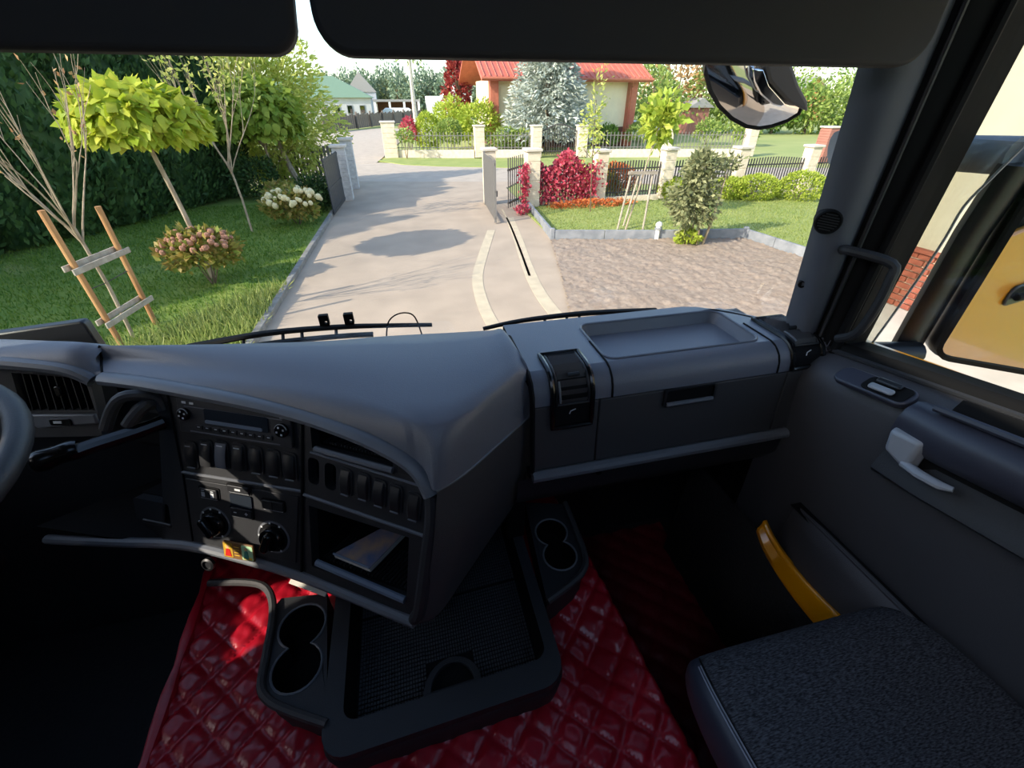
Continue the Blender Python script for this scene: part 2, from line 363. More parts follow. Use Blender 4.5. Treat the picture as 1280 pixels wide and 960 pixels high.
MB().tube([O_(z)+Vector((-.006,-.006,0)) for z in zs], .009, 8).build('door_seal', 'black', pil)
MB().tube([I_(z).lerp(O_(z),.66)+Vector((-.006,-.008,0)) for z in zs], .004, 6).build('cover_edge', 'blackgrey', pil)
def pilp(z, t, off=0): return prow(z,-.02,.60,.028)[int(t*8)]+Vector((-.62,-.78,0))*off
sp = frame(pilp(2.615,.25,.004), (.76,-.64,-.12), (-.15,0,1))
sg = MB().lathe([(.022,-.02),(.022,.003),(.0195,.006),(.0175,.004),(.0,.004)], 24, sp).build('speaker', 'black', pil)
for k in range(-3,4):
    hw = math.sqrt(max(.0165**2-(k*.0045)**2, 1e-6)); MB().box((0,k*.0045,.0045), (2*hw,.0018,.0018), sp).build('grille_bar', 'blackgrey', sg)
MB().lathe([(.007,-.01),(.007,.001),(.005,.001),(.005,-.004),(0,-.004)], 14, frame(pilp(2.485,.125,.004), (.76,-.64,0), (0,0,1))).build('screw_hole', 'black', pil)
gh = thing('grab_handle', O_(2.4)+Vector((-.03,-.03,-.03)), 'black grab handle on the windscreen pillar beside the door window', 'handle')
pth = [pilp(2.565,.75,.0)+Vector((.005,.005,0)), pilp(2.57,.9,.02), O_(2.56)+Vector((-.022,-.04,0)), O_(2.53)+Vector((-.02,-.05,0)), O_(2.47)+Vector((-.02,-.05,0)), O_(2.42)+Vector((-.022,-.04,0)), O_(2.395)+Vector((-.02,-.01,0))]
MB().tube(crom(pth,4), .0085, 10).build('grip', 'blackgrey', gh)
# ------------------------------------------------------------------ dashboard
D = thing('dashboard', (-.1,.75,2.0), 'charcoal truck dashboard wrapping round the driver with radio, switches and tray', 'dashboard')
J = at(378,515,z=2.355)
FL, FR = Fr(J,-25.6,18.6), Fr(J,-34.4,18.6)
def mk(fr, poly, h0, h1, name, m, par, bevel=0, **k): return MB().prism(poly, h0, h1, fr.M).build(name, m, par, bevel=bevel, **k)
# faces of the two console modules
Lo = [FL.px(*p) for p in ((196,480),(377,514),(377,717),(300,697),(206,676))]
Lc = FL.px(191,646); 
lc = rr(*FL.px(190,640), .085, .05, .006)
faceL = MB().plate(Lo, [lc], -.02, 0, FL.M).build('console_face', 'panel', D)
mk(FL, rr(*FL.px(190,640), .1, .07, .006), -.075, -.07, 'pocket_back', 'black', D)
MB().plate(rr(*FL.px(190,640), .09, .055, .006), [lc], -.072, -.019, FL.M).build('pocket_wall', 'black', D)
mk(FL, rr(FL.px(203,655)[0]-.012, FL.px(203,655)[1], .07, .009, .004), -.03, .003, 'pocket_lip', 'switch', D, .002)
c1 = [FR.px(*p) for p in ((387,524),(491,553),(491,585),(390,560))]
c2 = [FR.px(*p) for p in ((386,632),(511,672),(508,752),(390,708))]
swx = [(392,589),(413,596),(433,602),(455,608),(475,616),(495,623),(518,633)]
o1, o2 = [rr(*FR.px(*p), .024, .05, .008) for p in swx[:2]]
Ro = [FR.px(*p) for p in ((379,514),(420,527),(455,541),(490,557),(515,575),(530,594),(537,620),(534,660),(526,715),(517,770),(450,745),(379,717))]
faceR = MB().plate(Ro, [c1,c2,o1,o2], -.02, 0, FR.M).build('console_face', 'panel', D)
def cubby(poly, depth, name, mt):
    cx = sum(p[0] for p in poly)/4; cy = sum(p[1] for p in poly)/4
    big = [(cx+(p[0]-cx)*1.05, cy+(p[1]-cy)*1.08) for p in poly]
    b = MB().plate(big, [poly], -depth, -.019, FR.M); b.prism(big, -depth-.006, -depth, FR.M); o = b.build(name, 'black', D)
    n = 26
    A, B = poly[3], poly[2]
    for i in range(n):
        t = (i+.5)/n; x = A[0]+(B[0]-A[0])*t; y = A[1]+(B[1]-A[1])*t
        MB().box((x, y+.003, -depth/2-.01), (.0028,.004,depth-.03), FR.M).build('mat_rib', 'blackgrey', o)
    return o
cubby(c1, .11, 'upper_cubby', 'black'); cubby(c2, .16, 'lower_cubby', 'black')
for p in (o1, o2):
    cx = sum(q[0] for q in p)/len(p); cy = sum(q[1] for q in p)/len(p)
    MB().plate(rr(cx,cy,.028,.054,.009), [p], -.03, -.019, FR.M).prism(rr(cx,cy,.028,.054,.009), -.034, -.03, FR.M).build('switch_opening', 'black', D)
def bar(fr, a, b, r, name, m, h=.004, par=None, **k): return MB().tube([fr.wp(*a, h), fr.wp(*b, h)], r, 8, **k).build(name, m, par or D)
bar(FR, (394,561), (491,588), .0055, 'cubby_lip', 'trimgrey', .004); bar(FR, (396,703), (506,750), .0065, 'cubby_lip', 'slotgrey', .002)
bar(FR, (388,565), (524,607), .0022, 'ridge', 'trimgrey', .001); bar(FR, (380,618), (531,670), .0032, 'module_seam', 'trimgrey', .001)
bar(FL, (228,590), (377,614), .003, 'module_seam', 'trimgrey', .001); bar(FL, (378,516), (377,714), .0028, 'module_gap', 'black', .001)
bar(FL, (229,594), (241,676), .0018, 'module_gap', 'black', .001); bar(FL, (208,487), (229,594), .0018, 'module_gap', 'black', .001)
mk(FR, rr(*FR.px(508,581), .026, .034, .004), 0, .003, 'blank_cap', 'switch', D, .001)
def rocker(fr, p, m='switch', w=.021, h=.047, on=0, icon=True, par=None):
    x, y = fr.px(*p); o = MB().plate(rr(x,y,w+.006,h+.006,.008), [rr(x,y,w,h,.007)], 0, .003, fr.M).build('switch', 'blackgrey', D)
    b = MB(); n = 6; rows = []
    for i in range(n+1):
        t = -1+2*i/n; z = .004+(.004 if not on else .004+.006*(.5-t*.5)**2)-.004*t*t
        rows.append([fr.w(x+sx*w*.47, y+t*h*.47, z if abs(sx) < .9 else z-.0015) for sx in (-1,-.8,0,.8,1)])
    b.grid(rows).build('rocker', m, o)
    MB().tube([fr.w(x-w*.36,y-h*.5,.005), fr.w(x+w*.36,y-h*.5,.005)], .0014, 6).build('rocker_edge', 'trimgrey', o)
    if icon: MB().box((x,y+h*.38,.0066), (w*.5,.0016,.0008), fr.M).build('icon', 'mark', o)
    return o
swl = [(240,568),(260,566),(279,568),(300,571),(321,575),(343,579),(363,583)]
for i, p in enumerate(swl): rocker(FL, p, 'trimgrey' if i in (2,) else 'switch', .024, .05, on=1 if i in (1,2,3) else 0, icon=i < 4)
for p in swx[2:]: rocker(FR, p, icon=False)
# radio
rx0, ry0 = FL.px(296,526); ra = FL.px(226,505)[0]; rb_ = FL.px(367,525)[0]; RW = rb_-ra; rcx = (ra+rb_)/2; RH = .068
radio = mk(FL, rr(rcx,ry0,RW,RH,.004), 0, .008, 'radio', 'blackgrey', D, .0015)
def rl(u, v): return (rcx+u*RW/2, ry0+v*RH/2)
mk(FL, rr(*rl(.06,.12), RW*.56, RH*.42, .003), .008, .0095, 'radio_display', 'display', radio)
mk(FL, rr(*rl(.02,-.16), RW*.50, .006, .002), .0095, .0115, 'disc_slot', 'slotgrey', radio)
MB().box((*rl(0,.52),.0085), (RW*.86,.0015,.001), FL.M).build('face_line', 'trimgrey', radio); MB().box((*rl(0,-.86),.0085), (RW*.8,.0022,.001), FL.M).build('face_line', 'trimgrey', radio)
for u, v, r in ((-.86,.08,.0115),(.86,-.02,.0125)):
    x, y = rl(u,v); kn = MB().lathe([(r,.008),(r,.013),(r*.85,.0155),(0,.0155)], 20, FL.M @ Matrix.Translation((x,y,0))).build('radio_knob', 'blackgloss', radio)
    MB().tube([FL.w(x+r*.95*math.cos(q),y+r*.95*math.sin(q),.0135) for q in np.linspace(.3,2.9,12)], .0009, 5).build('knob_ring', 'silver', radio)
    for a in range(4): MB().box((x+r*.55*math.cos(a*math.pi/2+.4), y+r*.55*math.sin(a*math.pi/2+.4), .0158), (.003,.003,.0006), FL.M).build('knob_mark', 'mark', radio)
for i in range(9):
    x, y = rl(-.62+i*.155,-.56); k = mk(FL, rr(x,y,.0145,.0085,.002), .008, .0105, 'radio_button', 'switch', radio, .0008)
    MB().box((x,y+.001,.0107), (.005,.0014,.0004), FL.M).build('button_mark', 'mark', radio)
for u, v in ((-.86,.72),(-.72,.72),(.86,.66)):
    x, y = rl(u,v); MB().box((x,y,.0085), (.008,.004,.0008), FL.M).build('face_mark', 'mark', radio)
# climate panel
cl = [FL.px(*p) for p in ((233,597),(374,620),(371,703),(244,675))]
clim = mk(FL, cl, 0, .003, 'climate_panel', 'panel', D, .001)
def cbtn(p, w, h, name='climate_button', marks=()):
    x, y = FL.px(*p); mk(FL, rr(x,y,w+.006,h+.006,.004), .003, .0045, 'button_surround', 'black', clim)
    o = mk(FL, rr(x,y,w,h,.003), .0045, .008, name, 'switch', clim, .001)
    for mx, my, mw, mh in marks: MB().box((x+mx,y+my,.0082), (mw,mh,.0006), FL.M).build('button_mark', 'mark', clim)
    MB().tube([FL.w(x-w*.45,y-h*.56,.0055), FL.w(x+w*.45,y-h*.56,.0055)], .001, 5).build('button_edge', 'silver', clim)
cbtn((264,615), .04, .02, marks=((-.010,-.002,.007,.009),(.010,-.002,.007,.010),(-.010,.006,.006,.0015),(.010,.006,.006,.0015)))
cbtn((301,610), .046, .014, marks=((0,0,.012,.004),)); 
x, y = FL.px(304,625); mk(FL, rr(x,y,.046,.026,.003), .003, .006, 'climate_display', 'display', clim)
cbtn((305,639), .046, .018, marks=((-.012,0,.006,.0015),(.012,0,.006,.0015),(.012,0,.0015,.006)))
x, y = FL.px(344,630); cbtn((344,630), .044, .018); MB().box((x,y,.0082), (.0008,.017,.0006), FL.M).build('button_gap', 'black', clim)
for (p, rot, pointer) in (((271,652),2.2,0),((344,670),1.2,1)):
    x, y = FL.px(*p); T = FL.M @ Matrix.Translation((x,y,0))
    MB().lathe([(.034,.003),(.034,.0042),(0,.0042)], 28, T).build('dial_ring', 'trimgrey', clim)
    MB().lathe([(.030,.0042),(.030,.0052),(0,.0052)], 28, T).build('dial_face', 'black', clim)
    kn = MB().lathe([(.024,.005),(.023,.014),(.021,.017),(0,.017)], 24, T).build('dial_knob', 'blackgloss', clim)
    q = frame(T @ Vector((0,0,.017)), T.to_3x3() @ Vector((math.cos(rot),math.sin(rot),0)), T.to_3x3() @ Vector((-math.sin(rot),math.cos(rot),0)))
    MB().prism(rr(0,0,.042,.016,.007), 0, .013, q).build('dial_grip', 'blackgloss', clim, bevel=.004)
    for i in range(7):
        a = math.radians(60+i*40); MB().box((.030*math.cos(a),.030*math.sin(a),.0056), (.0035,.0035,.0008), T).build('dial_mark', 'mark', clim)
# rim round the console, lower trim
lipF = [FL.wp(130,473,.006),FL.wp(178,479,.006),FL.wp(225,487,.006),FL.wp(290,499,.006),FL.wp(345,511,.006)]+[FR.wp(*p,.006) for p in ((395,525),(450,545),(490,564),(515,580),(530,597),(540,618))]
lip = crom(lipF, 4)
MB().tube(lip, .0135, 10, sx=.9, sy=1.15).build('hood_lip', 'trimgrey', D)
rimR = crom([FR.wp(*p,.002) for p in ((540,618),(540,650),(535,690),(529,735),(524,765),(516,775))], 3)
MB().tube(rimR, [.012]*(len(rimR)-2)+[.011,.009], 10).build('side_rim', 'blackgrey', D)
low = crom([FL.wp(60,674,.0),FL.wp(150,678,.0),FL.wp(232,681,.0),FL.wp(310,699,.0),FL.wp(380,721,.0),FR.wp(450,749,.0),FR.wp(519,778,.0)], 4)
MB().tube(low, .0105, 10).build('lower_trim', 'trimgrey', D)
# soft upper cover of the console
B = lipF[0:1]+[lipF[2],lipF[4]-Vector((0,0,0)),lipF[6],lipF[7],lipF[8],lipF[9]]
tip = at(546,614,z=2.30)
Bst = [lipF[0],lipF[2],lipF[4],lipF[6],FR.wp(505,572,.006),lipF[9],tip,at(580,593,z=2.298),at(620,558,z=2.296),at(650,531,z=2.294),at(671,512,z=2.292)]
Cst = [at(128,447,z=2.385),at(225,458,z=2.387),at(322,472,z=2.39),at(420,488,z=2.392),at(482,508,z=2.392),at(525,527,z=2.391),at(562,524,z=2.391),at(598,504,z=2.391),at(634,474,z=2.391),at(652,462,z=2.389),at(664,472,z=2.372)]
Rst = [at(x,y,z=2.408) for x, y in ((126,432),(225,431),(322,429),(410,426),(470,421),(520,418),(560,416),(595,414),(614,413),(630,413))]+[at(652,446,z=2.398)]
Bc, Cc, Rc = crom(Bst,5), crom(Cst,5), crom(Rst,5); rows = []
for i in range(len(Bc)):
    b, c, r = Bc[i], Cc[i], Rc[i]; k_ = .8 if i <= 22 else .62; q = Vector((b.x*k_+c.x*(1-k_), b.y*k_+c.y*(1-k_), c.z-(.004 if i <= 22 else .010))); row = []
    for t in np.linspace(0,1,7): row.append((1-t)**2*b+2*t*(1-t)*q+t*t*c)
    for t in np.linspace(0,1,7)[1:]: row.append(c.lerp(r,t)+Vector((0,0,.006*math.sin(math.pi*t))))
    row.append(r+Vector((0,.03,-.03))); rows.append(row)
CR0 = rows[0]
MB().grid(rows).build('upper_cover', 'dash', D, normals=False, ang=70)
# side of the console towards the passenger
sb = [at(521,779,z=2.035),at(548,768,z=2.035),at(582,720,z=2.035),at(620,664,z=2.035),at(656,612,z=2.035)]
Bs, Ss = crom(Bst[6:],4), crom(sb,4); rows = []
for k, t in enumerate(np.linspace(0,1,7)):
    rows.append([a.lerp(b,t)+Vector((.7,-.7,0))*.010*math.sin(math.pi*t) for a, b in zip(Bs,Ss)])
MB().grid(rows).build('console_side', 'dash_soft', D, ang=70)
MB().tube(Bs, .0025, 6).build('cover_seam', 'trimgrey', D)
und = [p for p in low[::3]]+[sb[1],sb[2],sb[4],Vector((.2,.85,2.04)),Vector((-.6,.95,2.05))]
MB().prism([(p.x,p.y) for p in und], 2.03, 2.037).build('console_underside', 'black', D)
sbt = MB().lathe([(.012,0),(.012,.006),(0,.006)], 16, frame(at(660,590,x=.185), (0,1,0), (0,0,1))).build('side_knob', 'blackgloss', D)
# instrument hood on the far left
FC = Fr(FL.wp(118,475,0), -14, 14)
hp = [FC.px(*p) for p in ((-260,449),(-120,452),(0,452),(80,461),(112,474),(122,515),(128,545),(-120,550),(-260,552))]
vx = [FC.px(*p) for p in ((14,466),(104,469),(119,513),(28,514))]
MB().plate(hp, [vx], -.02, 0, FC.M).build('instrument_face', 'dash_soft', D)
cv = MB().plate([(p[0]*1.02-.0,p[1]) for p in vx], [[(p[0]*.995,p[1]) for p in vx]], -.05, -.019, FC.M).prism(vx, -.056, -.05, FC.M).build('side_vent', 'black', D)
for i in range(8):
    t = (i+1)/9; a = Vector(vx[0]).lerp(Vector(vx[1]), t); b = Vector(vx[3]).lerp(Vector(vx[2]), t)
    MB().add([FC.w(a.x-.001,a.y,-.004),FC.w(a.x+.001,a.y,-.004),FC.w(b.x+.001,b.y,-.004),FC.w(b.x-.001,b.y,-.004),FC.w(a.x-.004,a.y,-.03),FC.w(a.x-.002,a.y,-.03),FC.w(b.x-.002,b.y,-.03),FC.w(b.x-.004,b.y,-.03)],
        [(0,1,2,3),(7,6,5,4),(1,0,4,5),(2,1,5,6),(3,2,6,7),(0,3,7,4)]).build('vent_slat', 'switch', cv)
mk(FC, rr(*FC.px(74,489), .012, .022, .005), -.008, .004, 'vent_tab', 'blackgloss', cv, .002)
MB().prism([FC.px(*p) for p in ((30,517),(122,516),(126,528),(52,534))], 0, .008, FC.M).build('vent_ledge', 'trimgrey', D, bevel=.003)
bx_ = mk(FC, rr(*FC.px(82,525), .042, .014, .004), .008, .011, 'vent_button', 'blackgloss', D, .001); MB().box((*FC.px(79,525),.0113), (.016,.005,.0006), FC.M).build('button_mark', 'mark', bx_)
hl = crom([FC.wp(-130,450,.01),FC.wp(-60,452,.01),FC.wp(0,454,.01),FC.wp(60,459,.01),FC.wp(92,465,.01),FC.wp(116,476,.008)], 3)
MB().tube(hl, .0125, 10).build('hood_lip', 'trimgrey', D)
hl = [hl[0]+Vector((-.42,.02,0)),hl[0]+Vector((-.2,.01,0))]+hl
h2 = crom([at(-130,424,z=2.42),at(-60,424,z=2.42),at(0,424,z=2.42),at(60,426,z=2.42),at(105,428,z=2.418),at(131,436,z=2.40)], 3)
h2 = [h2[0]+Vector((-.42,.02,0)),h2[0]+Vector((-.2,.01,0))]+h2
rows = []
for a, b in zip(hl, h2):
    q = Vector((a.x*.75+b.x*.25,a.y*.75+b.y*.25,b.z)); rows.append([(1-t)**2*a+2*t*(1-t)*q+t*t*b for t in np.linspace(0,1,7)]+[b+Vector((0,.05,-.03))])
rows.append([CR0[k]+Vector((-.003,0,0)) for k in (0,2,4,6,8,10,12,13)])
MB().grid(rows).build('instrument_hood', 'dash', D, ang=70)
MB().tube([CR0[k]+Vector((-.001,0,.0)) for k in range(13)], .0022, 6).build('hood_gap', 'black', D)
MB().box((.165,.75,2.15), (.04,.22,.44)).build('inner_filler', 'black', D)
MB().box((-.95,.98,1.8), (.9,.06,.95)).build('bulkhead', 'black', D)
# lower black knee panel left of the console, under the trim
rows = [[p for p in low], [p+Vector((.03,.05,-.09)) for p in low], [p+Vector((.05,.22,-.30)) for p in low]]
MB().grid(rows).build('knee_panel', 'blackgrey', D, ang=70, solid=.004)
kc = frame(at(262,704,t=.9), (1,-.4,0), (0,.4,1)); MB().lathe([(.014,0),(.014,.006),(.010,.008),(.010,.004),(0,.004)], 18, kc).build('socket', 'switch', D)
# passenger side: cover with tray, vents, glovebox
prof = [(.835,2.36),(.825,2.40),(.80,2.405),(.668,2.40),(.648,2.396),(.632,2.385),(.621,2.366),(.616,2.338)]
x0, x1 = .187, .838
def arcl(P):
    o = [0]
    for a, b in zip(P[:-1],P[1:]): o.append(o[-1]+math.dist(a,b))
    return o
face = [(.80,2.38),(.655,2.38),(.638,2.375),(.624,2.363),(.616,2.347),(.613,2.326),(.611,2.31),(.606,2.24),(.600,2.175)]
fl = arcl(face)
def on(x, u, h=0):                                    # point on the passenger face, u metres down the profile from the rear, h proud of it
    u = max(0, min(u, fl[-1]-1e-6)); k = max(i for i in range(len(fl)-1) if fl[i] <= u); t = (u-fl[k])/(fl[k+1]-fl[k])
    a, b = Vector(face[k]), Vector(face[k+1]); p = a.lerp(b,t); d = (b-a).normalized(); n = Vector((d.y,-d.x)) if True else 0
    n = Vector((d[1], -d[0])); n = Vector((-abs(n[0]), abs(n[1])))
    return Vector((x, p[0]+n[0]*h, p[1]+n[1]*h))
xw = .345; xe = .715
# top plate with the tray recess
tr = rr(.523,.740,.350,.158,.024,5); trb = rr(.523,.740,.330,.138,.018,5)
MB().plate([(x0,.828),(x0,.655),(x1,.655),(x1,.690),(.80,.705),(.775,.76),(.74,.80),(.715,.828)], [tr], 2.370, 2.380).build('passenger_top', 'dash', D, bevel=.0)
n = len(tr); MB().add([(p[0],p[1],2.3805) for p in tr]+[(p[0],p[1],2.355) for p in trb]+[(p[0],p[1],2.353) for p in trb], [(i,n+i,n+(i+1)%n,(i+1)%n) for i in range(n)]+[tuple(range(n,2*n))]).build('tray', 'dash', D)
MB().tube([(p[0],p[1],2.3805) for p in tr], .0028, 6, closed=True).build('tray_edge', 'dash', D)
MB().grid([[(x,y,z) for x in (x0,x1)] for y, z in [(.655,2.38),(.638,2.375),(.624,2.363),(.616,2.347),(.613,2.326),(.63,2.322)]], flip=True).build('front_roll', 'dash', D, normals=False, ang=70)
MB().grid([[(x,max(.69,min(.828,wsy(x,2.4)-.02)),2.38),(x,min(.858,wsy(x,2.4)-.008),2.38),(x,min(.87,wsy(x,2.4)-.004),2.32)] for x in np.linspace(x0,x1,20)], flip=False).build('rear_edge', 'dash', D, ang=70)
for xx in (xw, xe): MB().tube([on(xx,u,.0005) for u in np.linspace(.06,fl[5],14)], .0022, 6).build('cover_gap', 'black', D)
MB().tube([on(x0,u,0) for u in np.linspace(0,fl[-1],16)], .005, 6).build('console_gap', 'black', D)
def fbox(xa, xb, za, zb, dep, name, m, par=D, bevel=.002):
    ya = np.interp(za, [2.175,2.24,2.31,2.326], [.600,.606,.611,.613]); yb = np.interp(zb, [2.175,2.24,2.31,2.326], [.600,.606,.611,.613])
    return MB().add([(xa,ya,za),(xb,ya,za),(xb,yb,zb),(xa,yb,zb),(xa,ya+dep,za),(xb,ya+dep,za),(xb,yb+dep,zb),(xa,yb+dep,zb)], [(0,1,2,3),(7,6,5,4),(4,5,1,0),(1,5,6,2),(2,6,7,3),(3,7,4,0)]).build(name, m, par, bevel=bevel)
glove = fbox(.322,.742,2.178,2.323,.02,'glovebox_door','dash_soft')
fbox(x0,.319,2.178,2.323,.02,'side_panel','dash_soft'); fbox(.745,x1,2.178,2.323,.02,'side_panel','dash_soft')
hx0, hx1 = .456, .572
MB().plate(rr((hx0+hx1)/2,0,hx1-hx0,.040,.006), [rr((hx0+hx1)/2,.003,hx1-hx0-.010,.027,.004)], 0, .006, frame((0,.6115,2.306), (1,0,0), (0,.08,1))).build('handle_frame', 'switch', glove, bevel=.002)
MB().prism(rr((hx0+hx1)/2,.003,hx1-hx0-.010,.027,.004), 0, .002, frame((0,.6115,2.306), (1,0,0), (0,.08,1))).build('handle_recess', 'black', glove)
MB().tube([(hx0+.006,.604,2.293),(hx1-.006,.604,2.293)], .0045, 8).build('handle_pull', 'trimgrey', glove)
MB().tube([(x0,.597,2.165),(x1,.597,2.165)], .0125, 10).build('passenger_trim', 'trimgrey', D)
MB().grid([[(x,y,z) for x in (x0-.03,x1)] for y, z in [(.600,2.158),(.605,2.10),(.63,2.06),(.74,1.93),(.86,1.8),(.9,1.5)]], flip=True).build('footwell_panel', 'blackgrey', D, ang=70)
MB().lathe([(.006,0),(.006,.003),(0,.003)], 12, frame(at(748,590,y=.598), (1,0,0), (0,0,1))).build('screw', 'black', D)
def vent(xa, xb, ua, ub, uc, icon, mirror=False):      # tall curved air vent: bezel, slats, thumbwheel, lower button
    c = (xa+xb)/2; w = xb-xa; v = None
    def ring(xm, um, ww, hh, r, h): return [on(p[0],p[1],h) for p in rr(xm,um,ww,hh,r,6)]
    us = np.linspace(ua,ub,16)
    v = MB().grid([[on(x,u,.0015) for x in np.linspace(xa,xb,4)] for u in us]).build('air_vent', 'black', D, normals=False)
    def pathring(xm0, xm1, u0, u1, h):
        P = [(xm0,u) for u in np.linspace(u0,u1,14)]+[(x,u1) for x in np.linspace(xm0,xm1,6)[1:]]+[(xm1,u) for u in np.linspace(u1,u0,14)[1:]]+[(x,u0) for x in np.linspace(xm1,xm0,6)[1:-1]]
        return [on(x,u,h) for x, u in P]
    MB().tube(pathring(xa,xb,ua,ub,.002), .0055, 8, closed=True).build('bezel', 'blackgloss', v)
    MB().tube(pathring(xa+.008,xb-.008,ua+.008,uc,.004), .0025, 6, closed=True).build('inner_bezel', 'switch', v)
    for i in range(7):
        u = ua+.018+(uc-ua-.028)*i/6
        a, b = on(xa+.011,u,.007), on(xb-.011,u,.007); d = on(c,u+.012,.0)-on(c,u,.007)
        MB().add([a,b,b+d,a+d,a+Vector((0,0,.0018)),b+Vector((0,0,.0018)),b+d+Vector((0,0,.0018)),a+d+Vector((0,0,.0018))], [(0,1,2,3),(7,6,5,4),(0,4,5,1),(1,5,6,2),(2,6,7,3),(3,7,4,0)]).build('vent_slat', 'dash_soft', v)  # slats coloured lighter than the vent to suggest glints on their edges
    um = (ua+uc)/2+.01
    MB().tube([on(c-.008,um,.010), on(c+.014,um,.010)], .004, 8).build('vent_tab', 'switch', v)
    MB().tube([on(xa+.012,u,.008) for u in np.linspace(um+.01,uc-.006,4)], .0022, 6).build('thumbwheel', 'trimgrey', v)
    pts = [(c-.006,uc+.022),(c-.004,uc+.016),(c+.006,uc+.013)]
    MB().tube([on(x,u,.003) for x, u in pts], .0011, 5).build('vent_icon', 'mark', v)
    return v
vent(.226,.304,.095,.270,.220,1); vent(.748,.822,.05,.215,.168,0)
# ------------------------------------------------------------------ passenger door
def dz(y): return (.6-y)*.17
DR = thing('door_1', (.84,.1,1.6), 'dark grey inner panel of the passenger door with armrest and storage pocket', None, kind='structure')
ys = np.linspace(.655,-.75,22)
def dsec(P, name, m, ys=ys, slope=1, **k):
    return MB().grid([[(x,y,z+dz(y)*(slope if z > 2.1 else slope*.4)) for x, z in P] for y in ys]).build(name, m, DR, ang=60, **k)
dsec([(.862,2.378),(.850,2.384),(.842,2.378),(.840,2.362)], 'window_seal', 'black')
MB().tube([(.838,y,2.366+dz(y)) for y in ys], .005, 6).build('seal_lip', 'blackgrey', DR)
dsec([(.840,2.362),(.822,2.356),(.800,2.345),(.784,2.330),(.778,2.305),(.782,2.24),(.790,2.14),(.796,2.04),(.800,1.93),(.80,1.86),(.805,1.62)], 'door_panel', 'door')
# window switch pod on the ledge
wc = at(1092,483,z=2.372); wd = Vector((0,-1,.17)).normalized(); wM = frame(wc, wd, (-.88,0,.0) if False else (.80,0,.42))
pod = MB().prism(rr(.0,0,.135,.042,.016), -.006, .006, wM).build('switch_pod', 'doorarm', DR, bevel=.003)
MB().prism(rr(.024,0,.075,.034,.010), .006, .008, wM).build('switch_bed', 'black', pod, bevel=.001)
for k in (-1,1): MB().prism(rr(.022,k*.0085,.042,.0125,.004), .008, .015, wM).build('window_switch', 'silver' if k < 0 else 'switch', pod, bevel=.003)
# armrest with pull recess
ya = np.linspace(.40,-.75,16)
def ax(y): return min(1, max(0, (.415-y)/.03))**.5
MB().grid([[(.782-(.782-x)*ax(y), y, z+.035+dz(y)) for x, z in [(.800,2.318),(.775,2.322),(.748,2.312),(.738,2.295),(.738,2.270),(.745,2.255),(.755,2.245)]] for y in ya], flip=False).build('armrest', 'doorarm', DR, ang=60)
MB().grid([[(.782-(.782-x)*ax(y), y, z+.035+dz(y)) for x, z in [(.765,2.250),(.762,2.215),(.752,2.195),(.748,2.182),(.760,2.172),(.79,2.165)]] for y in ya])  .build('armrest_lower', 'blackgrey', DR, ang=60)
MB().grid([[(x,y,z+.035+dz(y)) for x, z in [(.815,2.335),(.806,2.338),(.798,2.325),(.79,2.30),(.776,2.3),(.77,2.323),(.762,2.325)]] for y in np.linspace(.365,-.75,10)]).build('pull_recess', 'black', DR, ang=60)
MB().tube([(.765,y,2.362+dz(y)) for y in np.linspace(.37,-.75,10)], .006, 8).build('recess_lip', 'doorarm', DR)
# door release lever
LM = Matrix.Translation((0,0,.078))
lev = MB().add([(.736,.392,2.268),(.736,.345,2.276),(.736,.345,2.232),(.736,.352,2.222),(.736,.385,2.232),(.765,.400,2.272),(.760,.340,2.28),(.760,.340,2.228),(.762,.352,2.215),(.765,.395,2.228)],
   [(0,1,2,3,4),(9,8,7,6,5),(0,5,6,1),(1,6,7,2),(2,7,8,3),(3,8,9,4),(4,9,5,0)], LM).build('release_lever', 'silver', DR, bevel=.006, seg=3, normals=True)
MB().tube([(.742,.352,2.228),(.736,.325,2.231),(.735,.295,2.236),(.740,.282,2.24)], [.009,.009,.0085,.005], 10, LM, sx=.8, sy=1).build('lever_tongue', 'silver', DR)
MB().grid([[(.7635,y,z+.05+dz(y)) for z in (2.252,2.19)] for y in np.linspace(.345,.20,6)]).build('lever_recess', 'black', DR)
# storage pocket low on the door
yp = np.linspace(.50,-.75,16)
def pk(y): return min(1, max(0, (.51-y)/.06))**.6
MB().grid([[(.80-(.80-x)*pk(y), y, z-(1-pk(y))*.04*(z-1.8)/.25) for x, z in [(.785,2.035),(.770,2.055),(.760,2.052),(.750,2.02),(.742,1.92),(.748,1.84),(.79,1.80)]] for y in yp]).build('storage_pocket', 'door', DR, ang=60)
MB().grid([[(x,y,2.036) for x in (.768,.80)] for y in yp]).build('pocket_opening', 'black', DR)
MB().tube([(.80-(.80-.762)*pk(y),y,2.054-(1-pk(y))*.04) for y in yp], .004, 6).build('pocket_edge', 'door', DR)
S(MB().grid([[at(x-dx,y,z=z) for dx, z in ((0,1.985),(0,1.93))] for x, y, dx in ((0,0,0),)]).build('trim_3', 'yellow')) if False else None
ysl = [(952,655),(962,676),(978,700),(1000,728),(1022,752),(1045,775)]
stA = crom([at(x,y,x=.736) for x, y in ysl], 3); stB = crom([at(x-5-i*1.9,y+5+i*1.5,x=.724) for i, (x, y) in enumerate(ysl)], 3)
S(MB().grid([[a+Vector((0,0,.012)),a,b,b+Vector((0,0,-.03))] for a, b in zip(stA,stB)]).build('trim_3', 'yellow', solid=.01))
S(MB().grid([[b+Vector((-.002,0,-.012)),Vector((b.x-.01,b.y,1.75)),Vector((b.x-.02,b.y,1.52))] for b in [stB[0]+Vector((0,.25,0))]+stB+[stB[-1]+Vector((0,-.5,0))]]).build('trim_4', 'carpet', solid=.01))
